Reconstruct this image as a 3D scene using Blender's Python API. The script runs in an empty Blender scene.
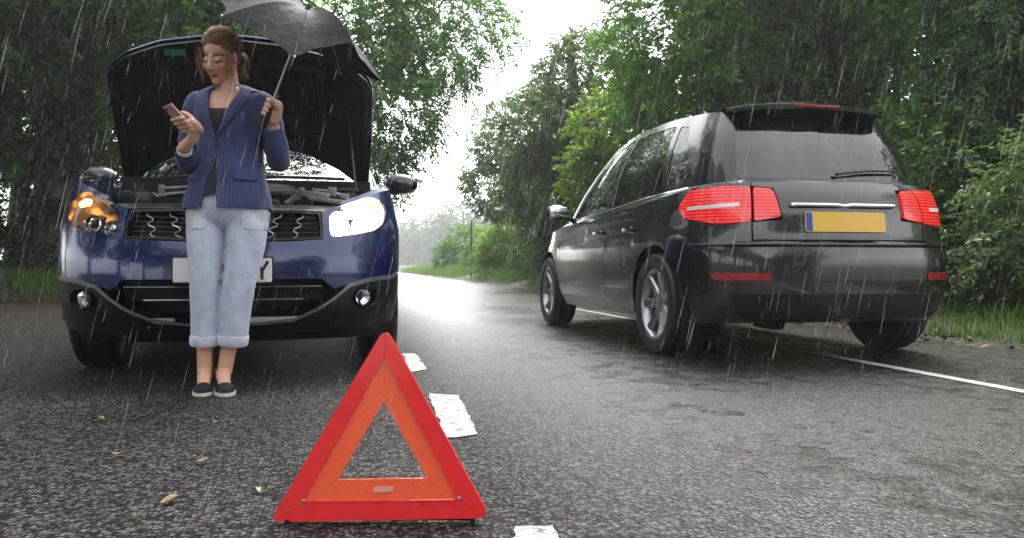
import bpy, bmesh, math, random
import numpy as np
from mathutils import Vector, Matrix, noise
from mathutils.geometry import delaunay_2d_cdt
from mathutils.bvhtree import BVHTree

R = math.radians
scene = bpy.context.scene
COL = scene.collection

# ------------------------------------------------------------------ camera
F = 800.0; PCX = 512.0; PCY = 269.0; HORIZON = 265.0; CAMH = 0.56
YAW = math.atan((512.0 - 338.0) / F)
PITCH = math.atan((PCY - HORIZON) / F)
cam_data = bpy.data.cameras.new('camera')
cam_data.sensor_width = 36.0
cam_data.lens = F / 1024.0 * 36.0
cam_data.clip_start = 0.05
cam_data.clip_end = 3000
cam = bpy.data.objects.new('camera', cam_data)
cam.location = (0, 0, CAMH)
cam.rotation_euler = (math.pi / 2 - PITCH, 0, -YAW)
COL.objects.link(cam)
scene.camera = cam
cam_data.dof.use_dof = False

# ------------------------------------------------------------------ overcast sky
SUN_EL = R(60); SUN_AZ = R(24)           # azimuth from +Y towards +X
world = bpy.data.worlds.new('World'); scene.world = world
world.use_nodes = True
wn = world.node_tree.nodes; wl = world.node_tree.links
bgn = wn['Background']
sky = wn.new('ShaderNodeTexSky'); sky.sky_type = 'NISHITA'; sky.sun_disc = False
sky.sun_elevation = SUN_EL; sky.sun_rotation = SUN_AZ
sky.air_density = 1.0; sky.dust_density = 1.2; sky.ozone_density = 1.0
hs = wn.new('ShaderNodeHueSaturation'); hs.inputs['Saturation'].default_value = 0.10
wl.new(sky.outputs[0], hs.inputs['Color'])
wl.new(hs.outputs[0], bgn.inputs['Color'])
bgn.inputs['Strength'].default_value = 0.15

sun_d = bpy.data.lights.new('overcast_sun', 'SUN')
sun_d.energy = 1.2; sun_d.angle = R(35); sun_d.color = (1.0, 0.97, 0.93)
sun = bpy.data.objects.new('overcast_sun', sun_d); COL.objects.link(sun)
sd = Vector((math.sin(SUN_AZ) * math.cos(SUN_EL), math.cos(SUN_AZ) * math.cos(SUN_EL), math.sin(SUN_EL)))
sun.rotation_euler = (-sd).to_track_quat('-Z', 'Y').to_euler()

vs = scene.view_settings
vs.view_transform = 'Standard'; vs.look = 'None'; vs.gamma = 1.0; vs.use_curve_mapping = False
vs.exposure = 2.0
cy = scene.cycles
cy.use_denoising = True
cy.max_bounces = 5; cy.diffuse_bounces = 2; cy.glossy_bounces = 2; cy.transmission_bounces = 4
cy.transparent_max_bounces = 24; cy.volume_bounces = 1
cy.caustics_reflective = False; cy.caustics_refractive = False
cy.sample_clamp_indirect = 6.0

def proj(P):
    x, y, z = P[0], P[1], P[2] - CAMH
    xc = x * math.cos(YAW) - y * math.sin(YAW)
    zc = y * math.cos(YAW) + x * math.sin(YAW)
    return PCX + F * xc / zc, HORIZON - F * z / zc

def at(px, py, depth):
    """world point seen at a pixel, at a depth along the lens axis"""
    xc = (px - PCX) / F * depth; h = CAMH - (py - HORIZON) / F * depth
    return Vector((xc * math.cos(YAW) + depth * math.sin(YAW), depth * math.cos(YAW) - xc * math.sin(YAW), h))

def on_ground(px, py, z=0.0):
    d = F * (CAMH - z) / (py - HORIZON)
    return at(px, py, d)

# ------------------------------------------------------------------ helpers
def tag(o, label=None, cat=None, group=None, kind=None):
    if label: o['label'] = label
    if cat: o['category'] = cat
    if group: o['group'] = group
    if kind: o['kind'] = kind
    return o

def empty(name, loc=(0, 0, 0), rz=0, parent=None):
    o = bpy.data.objects.new(name, None); COL.objects.link(o)
    o.location = loc; o.rotation_euler = (0, 0, rz); o.empty_display_size = 0.1
    o.parent = parent
    return o

def mk(name, verts, faces, mat, parent=None, smooth=True, sharp=40, attrs=None):
    me = bpy.data.meshes.new(name)
    verts = np.asarray(verts, dtype=np.float32)
    if isinstance(faces, np.ndarray):
        n = len(verts); m, k = faces.shape
        me.vertices.add(n); me.vertices.foreach_set('co', verts.ravel())
        me.loops.add(m * k); me.loops.foreach_set('vertex_index', faces.astype(np.int32).ravel())
        me.polygons.add(m); me.polygons.foreach_set('loop_start', np.arange(0, m * k, k, dtype=np.int32))
        me.update(calc_edges=True)
    else:
        me.from_pydata(verts.tolist(), [], faces); me.update()
    if smooth:
        me.polygons.foreach_set('use_smooth', np.ones(len(me.polygons), dtype=bool))
        if sharp: me.set_sharp_from_angle(angle=R(sharp))
    if attrs:
        for k, v in attrs.items():
            v = np.asarray(v, dtype=np.float32)
            if v.ndim == 1:
                a = me.attributes.new(k, 'FLOAT', 'POINT'); a.data.foreach_set('value', v)
            else:
                a = me.attributes.new(k, 'FLOAT_COLOR', 'POINT')
                a.data.foreach_set('color', np.hstack([v, np.ones((len(v), 1), np.float32)]).ravel())
    if mat: me.materials.append(mat)
    o = bpy.data.objects.new(name, me); COL.objects.link(o); o.parent = parent
    return o

class MB:
    """collects simple shapes into one mesh"""
    def __init__(s): s.v = []; s.f = []
    def add(s, v, f):
        b = len(s.v); s.v += [tuple(p) for p in v]; s.f += [tuple(i + b for i in q) for q in f]; return s
    def box(s, c, d, rot=None, bev=0.0):
        hx, hy, hz = d[0] / 2, d[1] / 2, d[2] / 2
        if bev <= 0:
            v = [Vector((x, y, z)) for z in (-hz, hz) for y in (-hy, hy) for x in (-hx, hx)]
            f = [(0, 2, 3, 1), (4, 5, 7, 6), (0, 1, 5, 4), (2, 6, 7, 3), (0, 4, 6, 2), (1, 3, 7, 5)]
        else:
            bm = bmesh.new(); bmesh.ops.create_cube(bm, size=1)
            for q in bm.verts: q.co = Vector((q.co.x * d[0], q.co.y * d[1], q.co.z * d[2]))
            bmesh.ops.bevel(bm, geom=bm.edges[:], offset=bev, segments=2, affect='EDGES', profile=.5)
            bm.verts.index_update()
            v = [q.co.copy() for q in bm.verts]; f = [tuple(x.index for x in g.verts) for g in bm.faces]; bm.free()
        if rot is not None: v = [rot @ p for p in v]
        c = Vector(c)
        return s.add([p + c for p in v], f)
    def tube(s, pts, rad, n=8, caps=True):
        pts = [Vector(p) for p in pts]; m = len(pts)
        if not hasattr(rad, '__len__'): rad = [rad] * m
        up = Vector((0, 0, 1)); V = []; Fc = []; prev = None
        for i in range(m):
            t = (pts[min(i + 1, m - 1)] - pts[max(i - 1, 0)]).normalized()
            if prev is None:
                a = t.cross(up)
                if a.length < 1e-3: a = t.cross(Vector((1, 0, 0)))
                a.normalize()
            else:
                a = (prev - t * prev.dot(t)); a.normalize()
            prev = a; b = t.cross(a)
            for k in range(n):
                w = 2 * math.pi * k / n
                V.append(pts[i] + (a * math.cos(w) + b * math.sin(w)) * rad[i])
        for i in range(m - 1):
            for k in range(n):
                k2 = (k + 1) % n
                Fc.append((i * n + k, i * n + k2, (i + 1) * n + k2, (i + 1) * n + k))
        if caps:
            Fc.append(tuple(range(n - 1, -1, -1))); Fc.append(tuple((m - 1) * n + k for k in range(n)))
        return s.add(V, Fc)
    def lathe(s, prof, n=32, M=None, closed=False):
        """profile of (radius, axial) turned about local X"""
        M = M or Matrix.Identity(4); V = []; Fc = []; m = len(prof)
        for r, a in prof:
            for k in range(n):
                w = 2 * math.pi * k / n
                V.append(M @ Vector((a, r * math.cos(w), r * math.sin(w))))
        for i in range(m - 1 + (1 if closed else 0)):
            j = (i + 1) % m
            for k in range(n):
                k2 = (k + 1) % n
                Fc.append((i * n + k, i * n + k2, j * n + k2, j * n + k))
        return s.add(V, Fc)
    def ell(s, c, r, n=16, m=10, rot=None):
        V = []; Fc = []; c = Vector(c)
        for i in range(m + 1):
            th = math.pi * i / m
            for k in range(n):
                w = 2 * math.pi * k / n
                p = Vector((r[0] * math.sin(th) * math.cos(w), r[1] * math.sin(th) * math.sin(w), r[2] * math.cos(th)))
                if rot is not None: p = rot @ p
                V.append(p + c)
        for i in range(m):
            for k in range(n):
                k2 = (k + 1) % n
                Fc.append((i * n + k, (i + 1) * n + k, (i + 1) * n + k2, i * n + k2))
        return s.add(V, Fc)
    def build(s, name, mat, parent=None, smooth=True, sharp=40):
        return mk(name, s.v, s.f, mat, parent, smooth, sharp)

def hermite(knots, pts, s):
    """smooth curve through points at given knots; s may be an array"""
    k = np.asarray(knots, float); p = np.asarray(pts, float)
    d = np.gradient(p, k, axis=0)
    s = np.clip(np.asarray(s, float), k[0], k[-1])
    i = np.clip(np.searchsorted(k, s, side='right') - 1, 0, len(k) - 2)
    h = (k[i + 1] - k[i]); t = ((s - k[i]) / h)
    if p.ndim > 1: h = h[..., None]; t = t[..., None]
    return ((2 * t**3 - 3 * t**2 + 1) * p[i] + (t**3 - 2 * t**2 + t) * h * d[i]
            + (-2 * t**3 + 3 * t**2) * p[i + 1] + (t**3 - t**2) * h * d[i + 1])

def inpoly(P, poly):
    x, y = P[:, 0], P[:, 1]; r = np.zeros(len(P), bool); q = np.asarray(poly, float)
    j = len(q) - 1
    for i in range(len(q)):
        c = ((q[i, 1] > y) != (q[j, 1] > y))
        with np.errstate(divide='ignore', invalid='ignore'):
            c &= x < (q[j, 0] - q[i, 0]) * (y - q[i, 1]) / (q[j, 1] - q[i, 1]) + q[i, 0]
        r ^= c; j = i
    return r

def dens(poly, res):
    out = []; n = len(poly)
    for i in range(n):
        a = np.array(poly[i], float); b = np.array(poly[(i + 1) % n], float)
        m = max(1, int(math.ceil(np.linalg.norm(b - a) / res)))
        for k in range(m): out.append(a + (b - a) * k / m)
    return np.array(out)

def smooth_poly(poly, n=6):
    """closed Catmull-Rom through the points"""
    P = np.asarray(poly, float); m = len(P); out = []
    for i in range(m):
        a, b, c, d = P[i - 1], P[i], P[(i + 1) % m], P[(i + 2) % m]
        for k in range(n):
            t = k / n
            out.append(.5 * ((2 * b) + (-a + c) * t + (2 * a - 5 * b + 4 * c - d) * t**2 + (-a + 3 * b - 3 * c + d) * t**3))
    return np.array(out)

def rounded(poly, r, n=4):
    P = [np.asarray(p, float) for p in poly]; out = []; m = len(P)
    for i in range(m):
        a, b, c = P[i - 1], P[i], P[(i + 1) % m]
        u = a - b; v = c - b; lu = np.linalg.norm(u); lv = np.linalg.norm(v)
        rr = min(r, lu * .45, lv * .45); p0 = b + u / lu * rr; p1 = b + v / lv * rr
        for k in range(n + 1):
            t = k / n; out.append((1 - t)**2 * p0 + 2 * t * (1 - t) * b + t * t * p1)
    return np.array(out)

def cdt(outline, holes=(), res=.03):
    outs = [dens(outline, res)] + [dens(h, res) for h in holes]
    pts = []; edges = []
    for o in outs:
        b = len(pts); n = len(o); pts += [tuple(p) for p in o]
        edges += [(b + i, b + (i + 1) % n) for i in range(n)]
    o = outs[0]; lo = o.min(0); hi = o.max(0)
    gx = np.arange(lo[0] + res * .5, hi[0], res); gy = np.arange(lo[1] + res * .5, hi[1], res)
    if len(gx) and len(gy):
        g = np.stack(np.meshgrid(gx, gy), -1).reshape(-1, 2)
        m = inpoly(g, o)
        for h in outs[1:]: m &= ~inpoly(g, h)
        g = g[m]
        B = np.array(pts)
        if len(g):
            dm = np.full(len(g), 9.)
            for c in range(0, len(B), 200):
                dm = np.minimum(dm, np.linalg.norm(g[:, None] - B[None, c:c + 200], axis=2).min(1))
            g = g[dm > res * .45]
            pts += [tuple(p) for p in g]
    r = delaunay_2d_cdt([Vector(p) for p in pts], edges, [], 0, 1e-6)
    V = np.array([tuple(v) for v in r[0]]); T = np.array([tuple(f) for f in r[2] if len(f) == 3])
    C = V[T].mean(1); m = inpoly(C, outs[0])
    for h in outs[1:]: m &= ~inpoly(C, h)
    T = T[m]
    a = V[T]; ar = (a[:, 1, 0] - a[:, 0, 0]) * (a[:, 2, 1] - a[:, 0, 1]) - (a[:, 2, 0] - a[:, 0, 0]) * (a[:, 1, 1] - a[:, 0, 1])
    T[ar < 0] = T[ar < 0][:, ::-1]; T = T[abs(ar) > 1e-12]
    return V, T

def vnormals(P, T):
    n = np.cross(P[T[:, 1]] - P[T[:, 0]], P[T[:, 2]] - P[T[:, 0]])
    N = np.zeros_like(P)
    for k in range(3): np.add.at(N, T[:, k], n)
    return N / (np.linalg.norm(N, axis=1, keepdims=True) + 1e-12)

def thicken(P, T, th, flip=False):
    """give a triangle sheet a thickness; returns verts, faces"""
    N = vnormals(P, T)
    if flip: T = T[:, ::-1]; N = -N
    n = len(P); V = np.vstack([P, P - N * th]); Fc = [T, T[:, ::-1] + n]
    e = {}
    for t in T:
        for a, b in ((t[0], t[1]), (t[1], t[2]), (t[2], t[0])): e[(a, b)] = 1
    w = []
    for (a, b) in e:
        if (b, a) not in e: w.append((b, a, a + n)); w.append((b, a + n, b + n))
    if w: Fc.append(np.array(w))
    return V, np.vstack(Fc)

def patch(name, outline, fmap, mat, parent, holes=(), res=.03, th=0.0, off=0.0, flip=False, sharp=35):
    V, T = cdt(outline, holes, res)
    P = fmap(V[:, 0], V[:, 1])
    if flip: T = T[:, ::-1]
    if off:
        P = P + vnormals(P, T) * off
    if th: P, T = thicken(P, T, th)
    return mk(name, P, T, mat, parent, True, sharp)

def mirror_x(o, name=None, parent=None):
    """a copy of a one-mesh part mirrored about x = 0 of its parent"""
    me = o.data.copy(); n = len(me.vertices); co = np.empty(n * 3, np.float32)
    me.vertices.foreach_get('co', co); co = co.reshape(-1, 3); co[:, 0] *= -1
    me.vertices.foreach_set('co', co.ravel()); me.flip_normals(); me.update()
    c = bpy.data.objects.new(name or o.name.split('.')[0], me); COL.objects.link(c); c.parent = parent or o.parent
    return c

# ------------------------------------------------------------------ materials
def nmat(name):
    m = bpy.data.materials.new(name); m.use_nodes = True
    return m, m.node_tree.nodes, m.node_tree.links, m.node_tree.nodes['Principled BSDF']

def pm(name, col, rough=.5, metal=0., coat=0., spec=.5, emit=None, es=0., bump=0., bscale=60., var=0., vscale=6., trans=0., sss=0., rvar=0.):
    m, n, l, b = nmat(name)
    b.inputs['Base Color'].default_value = (*col, 1)
    b.inputs['Roughness'].default_value = rough; b.inputs['Metallic'].default_value = metal
    b.inputs['Coat Weight'].default_value = coat; b.inputs['Coat Roughness'].default_value = .04
    b.inputs['Specular IOR Level'].default_value = spec
    b.inputs['Transmission Weight'].default_value = trans
    if sss:
        b.inputs['Subsurface Weight'].default_value = sss; b.inputs['Subsurface Radius'].default_value = (.012, .005, .003)
        b.inputs['Subsurface Scale'].default_value = 1.0
    if emit:
        b.inputs['Emission Color'].default_value = (*emit, 1); b.inputs['Emission Strength'].default_value = es
    tc = n.new('ShaderNodeTexCoord')
    if var or rvar:
        t = n.new('ShaderNodeTexNoise'); t.inputs['Scale'].default_value = vscale; t.inputs['Detail'].default_value = 6
        l.new(tc.outputs['Object'], t.inputs['Vector'])
        if var:
            r = n.new('ShaderNodeValToRGB'); r.color_ramp.elements[0].position = .3; r.color_ramp.elements[1].position = .72
            r.color_ramp.elements[0].color = (*[c * (1 - var) for c in col], 1)
            r.color_ramp.elements[1].color = (*[min(1, c * (1 + var)) for c in col], 1)
            l.new(t.outputs['Fac'], r.inputs[0]); l.new(r.outputs[0], b.inputs['Base Color'])
        if rvar:
            q = n.new('ShaderNodeMapRange'); q.inputs['To Min'].default_value = max(0, rough - rvar); q.inputs['To Max'].default_value = min(1, rough + rvar)
            q.inputs['From Min'].default_value = .3; q.inputs['From Max'].default_value = .7
            l.new(t.outputs['Fac'], q.inputs['Value']); l.new(q.outputs[0], b.inputs['Roughness'])
    if bump:
        t2 = n.new('ShaderNodeTexNoise'); t2.inputs['Scale'].default_value = bscale; t2.inputs['Detail'].default_value = 5
        l.new(tc.outputs['Object'], t2.inputs['Vector'])
        bp = n.new('ShaderNodeBump'); bp.inputs['Strength'].default_value = bump; bp.inputs['Distance'].default_value = .004
        l.new(t2.outputs['Fac'], bp.inputs['Height']); l.new(bp.outputs[0], b.inputs['Normal'])
    return m
# ------------------------------------------------------------------ road, lay-by, verges
def asphalt_material():
    m, n, l, b = nmat('wet_asphalt')
    tc = n.new('ShaderNodeTexCoord')
    P = tc.outputs['Object']
    def nd(t, **k):
        x = n.new(t)
        for a, v in k.items():
            if a in x.inputs: x.inputs[a].default_value = v
            else: setattr(x, a, v)
        return x
    def ramp(src, a, b_, ca=(0, 0, 0, 1), cb=(1, 1, 1, 1)):
        r = n.new('ShaderNodeValToRGB'); r.color_ramp.elements[0].position = a; r.color_ramp.elements[1].position = b_
        r.color_ramp.elements[0].color = ca; r.color_ramp.elements[1].color = cb
        l.new(src, r.inputs[0]); return r.outputs[0]
    def math_(op, a, b_=None, clamp=False):
        x = n.new('ShaderNodeMath'); x.operation = op; x.use_clamp = clamp
        for i, s in enumerate((a, b_)):
            if s is None: continue
            if isinstance(s, (int, float)): x.inputs[i].default_value = s
            else: l.new(s, x.inputs[i])
        return x.outputs[0]
    def mixc(f, a, c):
        x = n.new('ShaderNodeMix'); x.data_type = 'RGBA'
        if isinstance(f, float): x.inputs[0].default_value = f
        else: l.new(f, x.inputs[0])
        for i, s in ((6, a), (7, c)):
            if isinstance(s, tuple): x.inputs[i].default_value = s
            else: l.new(s, x.inputs[i])
        return x.outputs[2]
    # a little warp so that the stones are not regular
    wp = nd('ShaderNodeTexNoise', Scale=60.0, Detail=2.0); l.new(P, wp.inputs['Vector'])
    mx = n.new('ShaderNodeMixRGB'); mx.blend_type = 'ADD'; mx.inputs[0].default_value = .006
    l.new(P, mx.inputs[1]); l.new(wp.outputs['Color'], mx.inputs[2])
    V1 = nd('ShaderNodeTexVoronoi', Scale=90.0, Randomness=1.0); l.new(mx.outputs[0], V1.inputs['Vector'])
    V2 = nd('ShaderNodeTexVoronoi', Scale=260.0, Randomness=1.0); l.new(mx.outputs[0], V2.inputs['Vector'])
    sep = n.new('ShaderNodeSeparateColor'); l.new(V1.outputs['Color'], sep.inputs[0])
    stone = ramp(sep.outputs[0], 0.30, 1.0, (.004, .004, .0045, 1), (.150, .146, .138, 1))
    warm = mixc(math_('MULTIPLY', ramp(sep.outputs[1], .75, .95), .45), stone, (.12, .082, .055, 1))
    d1 = V1.outputs['Distance']
    gap = ramp(d1, .35, .75)
    col = mixc(gap, warm, (.010, .010, .011, 1))
    # worn, wet wheel tracks and patches: fine, dark, smooth
    big = nd('ShaderNodeTexNoise', Scale=.55, Detail=5.0, Roughness=.6); l.new(P, big.inputs['Vector'])
    mid = nd('ShaderNodeTexNoise', Scale=7.0, Detail=8.0, Roughness=.68); l.new(P, mid.inputs['Vector'])
    sx = n.new('ShaderNodeSeparateXYZ'); l.new(P, sx.inputs[0])
    X = sx.outputs['X']
    lane = ramp(math_('MULTIPLY', math_('ADD', X, 1.0), .2), .28, .46)           # smoother carriageway starts right of the lay-by line
    patchy = ramp(math_('ADD', math_('MULTIPLY', big.outputs['Fac'], .55), math_('MULTIPLY', mid.outputs['Fac'], .45)), .47, .56)
    wet = math_('MULTIPLY', lane, patchy, True)
    moss = ramp(mid.outputs['Fac'], .54, .62)
    col = mixc(math_('MULTIPLY', wet, math_('MULTIPLY', moss, .75)), col, (.028, .024, .014, 1))
    col = mixc(math_('MULTIPLY', wet, .25), col, (.02, .02, .02, 1))
    # damp brown soil washed in at the verge end of the lay-by
    soil = math_('MULTIPLY', ramp(math_('ADD', math_('MULTIPLY', X, -.16), math_('MULTIPLY', mid.outputs['Fac'], .35)), .44, .80), .65)
    col = mixc(soil, col, (.050, .033, .020, 1))
    l.new(col, b.inputs['Base Color'])
    rg = math_('ADD', math_('SUBTRACT', math_('MULTIPLY', sep.outputs[2], .24), math_('MULTIPLY', lane, .12)), .36)
    rg2 = math_('SUBTRACT', rg, math_('MULTIPLY', wet, .10))
    rg3 = math_('ADD', rg2, math_('MULTIPLY', ramp(big.outputs['Fac'], .4, .6), .06))
    l.new(rg3, b.inputs['Roughness'])
    l.new(math_('ADD', .09, math_('MULTIPLY', lane, .26)), b.inputs['Specular IOR Level'])
    h = math_('ADD', math_('MULTIPLY', d1, -1.0), math_('MULTIPLY', V2.outputs['Distance'], -.25))
    h = math_('ADD', h, math_('MULTIPLY', sep.outputs[1], .35))
    b.inputs['Coat IOR'].default_value = 1.33
    l.new(math_('ADD', math_('MULTIPLY', lane, .85), .0, True), b.inputs['Coat Weight'])
    l.new(math_('SUBTRACT', .30, math_('MULTIPLY', wet, .16)), b.inputs['Coat Roughness'])
    bpc = n.new('ShaderNodeBump'); bpc.inputs['Distance'].default_value = .004; bpc.inputs['Strength'].default_value = .38
    l.new(h, bpc.inputs['Height']); l.new(bpc.outputs[0], b.inputs['Coat Normal'])
    bp = n.new('ShaderNodeBump'); bp.inputs['Distance'].default_value = .0075
    st = math_('SUBTRACT', 1.0, math_('MULTIPLY', lane, .64))
    st = math_('SUBTRACT', st, math_('MULTIPLY', wet, .22))
    l.new(st, bp.inputs['Strength'])
    l.new(h, bp.inputs['Height'])
    bp2 = n.new('ShaderNodeBump'); bp2.inputs['Distance'].default_value = .05; bp2.inputs['Strength'].default_value = .25
    l.new(mid.outputs['Fac'], bp2.inputs['Height']); l.new(bp2.outputs[0], bp.inputs['Normal'])
    l.new(bp.outputs[0], b.inputs['Normal'])
    return m

M = {}
M['asphalt'] = asphalt_material()

def soil_material():
    m, n, l, b = nmat('soil_and_leaf_litter')
    tc = n.new('ShaderNodeTexCoord')
    t = n.new('ShaderNodeTexNoise'); t.inputs['Scale'].default_value = 9; t.inputs['Detail'].default_value = 10; t.inputs['Roughness'].default_value = .7
    l.new(tc.outputs['Object'], t.inputs['Vector'])
    r = n.new('ShaderNodeValToRGB')
    e = r.color_ramp.elements
    e[0].position = .3; e[0].color = (.018, .013, .008, 1); e[1].position = .7; e[1].color = (.085, .055, .03, 1)
    x = r.color_ramp.elements.new(.52); x.color = (.035, .045, .014, 1)
    l.new(t.outputs['Fac'], r.inputs[0]); l.new(r.outputs[0], b.inputs['Base Color'])
    bp = n.new('ShaderNodeBump'); bp.inputs['Distance'].default_value = .04; bp.inputs['Strength'].default_value = .8
    l.new(t.outputs['Fac'], bp.inputs['Height']); l.new(bp.outputs[0], b.inputs['Normal'])
    b.inputs['Roughness'].default_value = .75
    return m
M['soil'] = soil_material()

# ground sheet to the horizon
g = mk('ground', [(-700, -700, -.03), (700, -700, -.03), (700, 700, -.03), (-700, 700, -.03)], [(0, 1, 2, 3)], M['soil'], None, False)
tag(g, kind='structure')

ROAD_R = 4.42
# road and lay-by are one sheet of tarmac
road_poly = [(-6.2, -30), (ROAD_R, -30), (ROAD_R, 22), (ROAD_R + .05, 60), (ROAD_R, 260), (-.4, 260), (-.4, 26), (-.9, 20), (-2.2, 16.2), (-4.2, 14.1), (-5.5, 13.6), (-6.1, 11.5), (-6.3, 5)]
rv, rt = cdt(road_poly, (), 3.0)
rng = np.random.default_rng(3)
rd = mk('road', np.column_stack([rv, np.zeros(len(rv))]), rt, M['asphalt'], None, False)
tag(rd, kind='structure')

def paint_material(name, wear):
    m, n, l, b = nmat(name)
    tc = n.new('ShaderNodeTexCoord')
    t = n.new('ShaderNodeTexNoise'); t.inputs['Scale'].default_value = 26; t.inputs['Detail'].default_value = 9; t.inputs['Roughness'].default_value = .7
    l.new(tc.outputs['Object'], t.inputs['Vector'])
    r = n.new('ShaderNodeValToRGB'); r.color_ramp.elements[0].position = wear - .13; r.color_ramp.elements[1].position = wear + .06
    r.color_ramp.elements[0].color = (.05, .05, .048, 1); r.color_ramp.elements[1].color = (.46, .45, .42, 1)
    l.new(t.outputs['Fac'], r.inputs[0]); l.new(r.outputs[0], b.inputs['Base Color'])
    v = n.new('ShaderNodeTexVoronoi'); v.inputs['Scale'].default_value = 110; l.new(tc.outputs['Object'], v.inputs['Vector'])
    bp = n.new('ShaderNodeBump'); bp.inputs['Distance'].default_value = .005; bp.inputs['Strength'].default_value = .35; bp.invert = True
    l.new(v.outputs['Distance'], bp.inputs['Height']); l.new(bp.outputs[0], b.inputs['Normal'])
    b.inputs['Roughness'].default_value = .4
    return m
M['paint'] = paint_material('worn_white_paint', .50)
M['paint_line'] = paint_material('white_line_paint', .40)

def ragged(poly, res, amp, seed):
    d = dens(poly, res); out = []
    for p in d:
        q = noise.noise_vector(Vector((p[0] * 14, p[1] * 14, seed * 7.3))) * amp + noise.noise_vector(Vector((p[0] * 33, p[1] * 33, seed))) * amp * .45
        out.append((p[0] + q.x, p[1] + q.y))
    return out
def paint(name, poly, seed, amp=.013, mat='paint', z=.004, res=.008):
    r = ragged(poly, res, amp, seed)
    V, T = cdt(r, (), .3)
    o = mk(name, np.column_stack([V, np.full(len(V), z)]), T, M[mat], None, False)
    tag(o, kind='structure'); return o
# worn blocks of the lay-by line, placed on the ground from their corners
for i, px in enumerate([[(513, 545), (566, 545), (553, 528), (517, 529)], [(446, 439), (478, 435), (459, 396), (428, 394)],
                        [(410, 373), (427, 370), (415, 354), (402, 354)]]):
    paint('lay_by_marking', [tuple(on_ground(*p)[:2]) for p in px], i)
for v0 in (7.4, 9.4, 11.4, 13.4, 15.4, 17.4):
    paint('lay_by_marking', [(.31, v0), (.46, v0), (.46, v0 + 1.0), (.31, v0 + 1.0)], v0, res=.05)
for v0 in (-.9, -2.9, -4.9):
    paint('lay_by_marking', [(.31, v0), (.46, v0), (.46, v0 + .9), (.31, v0 + .9)], v0, res=.05)
# thin edge line on the far side of the lane
for v0, v1 in ((-6, 10.5),):
    paint('edge_line', [(2.915, v0), (2.995, v0), (2.995, v1 - .05), (2.915, v1 - .05)], v0, amp=.006, mat='paint_line', res=.06 if v0 < 0 else .3)

# ---- verges: low banks of earth
def bank(name, inner, width, h, seed, nx=9, sgn=1):
    """a bank that rises away from the tarmac edge polyline"""
    V = []; Fc = []
    P = []
    for i in range(len(inner) - 1):
        a = np.array(inner[i]); b_ = np.array(inner[i + 1]); m = max(1, int(np.linalg.norm(b_ - a) / .5))
        for k in range(m): P.append(a + (b_ - a) * k / m)
    P.append(np.array(inner[-1])); P = np.array(P)
    T = np.gradient(P, axis=0); T /= np.linalg.norm(T, axis=1, keepdims=True)
    N = np.stack([T[:, 1], -T[:, 0]], 1) * sgn
    prof = [(-.06, -.02), (.02, .012), (.10, .04), (.3, .08), (.7, .16), (1.3, .26), (2.2, .38), (4.0, .5), (7.0, .55), (width, .55)]
    for i in range(len(P)):
        for j, (w, z) in enumerate(prof):
            q = P[i] + N[i] * (w + noise.noise(Vector((P[i][0] * 1.3, P[i][1] * 1.3, j + seed))) * .10 * (0.4 if j < 3 else 1))
            V.append((q[0], q[1], z * h / .55 + (noise.noise(Vector((q[0] * .9, q[1] * .9, seed))) * .05 * (1 if j > 2 else .15))))
    k = len(prof)
    for i in range(len(P) - 1):
        for j in range(k - 1):
            f = (i * k + j, (i + 1) * k + j, (i + 1) * k + j + 1, i * k + j + 1)
            Fc.append(f if sgn < 0 else f[::-1])
    o = mk(name, V, Fc, M['soil'], None, True, 0)
    tag(o, kind='structure')
    return o
left_edge = [(-.4, 90), (-.4, 26), (-.9, 20), (-2.2, 16.2), (-4.2, 14.1), (-5.5, 13.6), (-6.1, 11.5), (-6.3, 5), (-6.2, -14)]
right_edge = [(ROAD_R, -10), (ROAD_R, 22), (ROAD_R + .05, 60), (ROAD_R, 120)]
bl = bank('verge_left', left_edge, 14, .5, 1, sgn=1)
br = bank('verge_right', right_edge, 14, .5, 2, sgn=1)

def bvh_of(o):
    me = o.data
    return BVHTree.FromPolygons([v.co[:] for v in me.vertices], [p.vertices[:] for p in me.polygons])
BL = bvh_of(bl); BR = bvh_of(br)
def ground_z(x, y):
    for b in (BL, BR):
        h = b.ray_cast(Vector((x, y, 5)), Vector((0, 0, -1)))
        if h[0] is not None: return h[0].z
    return 0.0

# ---- grass
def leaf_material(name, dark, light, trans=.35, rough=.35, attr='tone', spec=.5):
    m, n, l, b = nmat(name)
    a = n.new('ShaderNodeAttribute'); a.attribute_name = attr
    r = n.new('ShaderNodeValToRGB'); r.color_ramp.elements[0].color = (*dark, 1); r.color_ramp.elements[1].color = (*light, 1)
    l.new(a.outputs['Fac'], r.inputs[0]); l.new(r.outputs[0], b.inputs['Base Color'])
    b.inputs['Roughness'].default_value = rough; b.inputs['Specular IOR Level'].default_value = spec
    tr = n.new('ShaderNodeBsdfTranslucent')
    hsv = n.new('ShaderNodeHueSaturation'); hsv.inputs['Value'].default_value = 1.5; hsv.inputs['Saturation'].default_value = 1.1
    l.new(r.outputs[0], hsv.inputs['Color']); l.new(hsv.outputs[0], tr.inputs['Color'])
    mx = n.new('ShaderNodeMixShader'); mx.inputs[0].default_value = trans
    l.new(b.outputs[0], mx.inputs[1]); l.new(tr.outputs[0], mx.inputs[2])
    l.new(mx.outputs[0], n['Material Output'].inputs['Surface'])
    return m
M['grass'] = leaf_material('grass_blades', (.036, .085, .009), (.16, .29, .036), .35, .4)
M['litter'] = leaf_material('dead_leaves', (.03, .018, .008), (.16, .085, .03), .1, .5)

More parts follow.
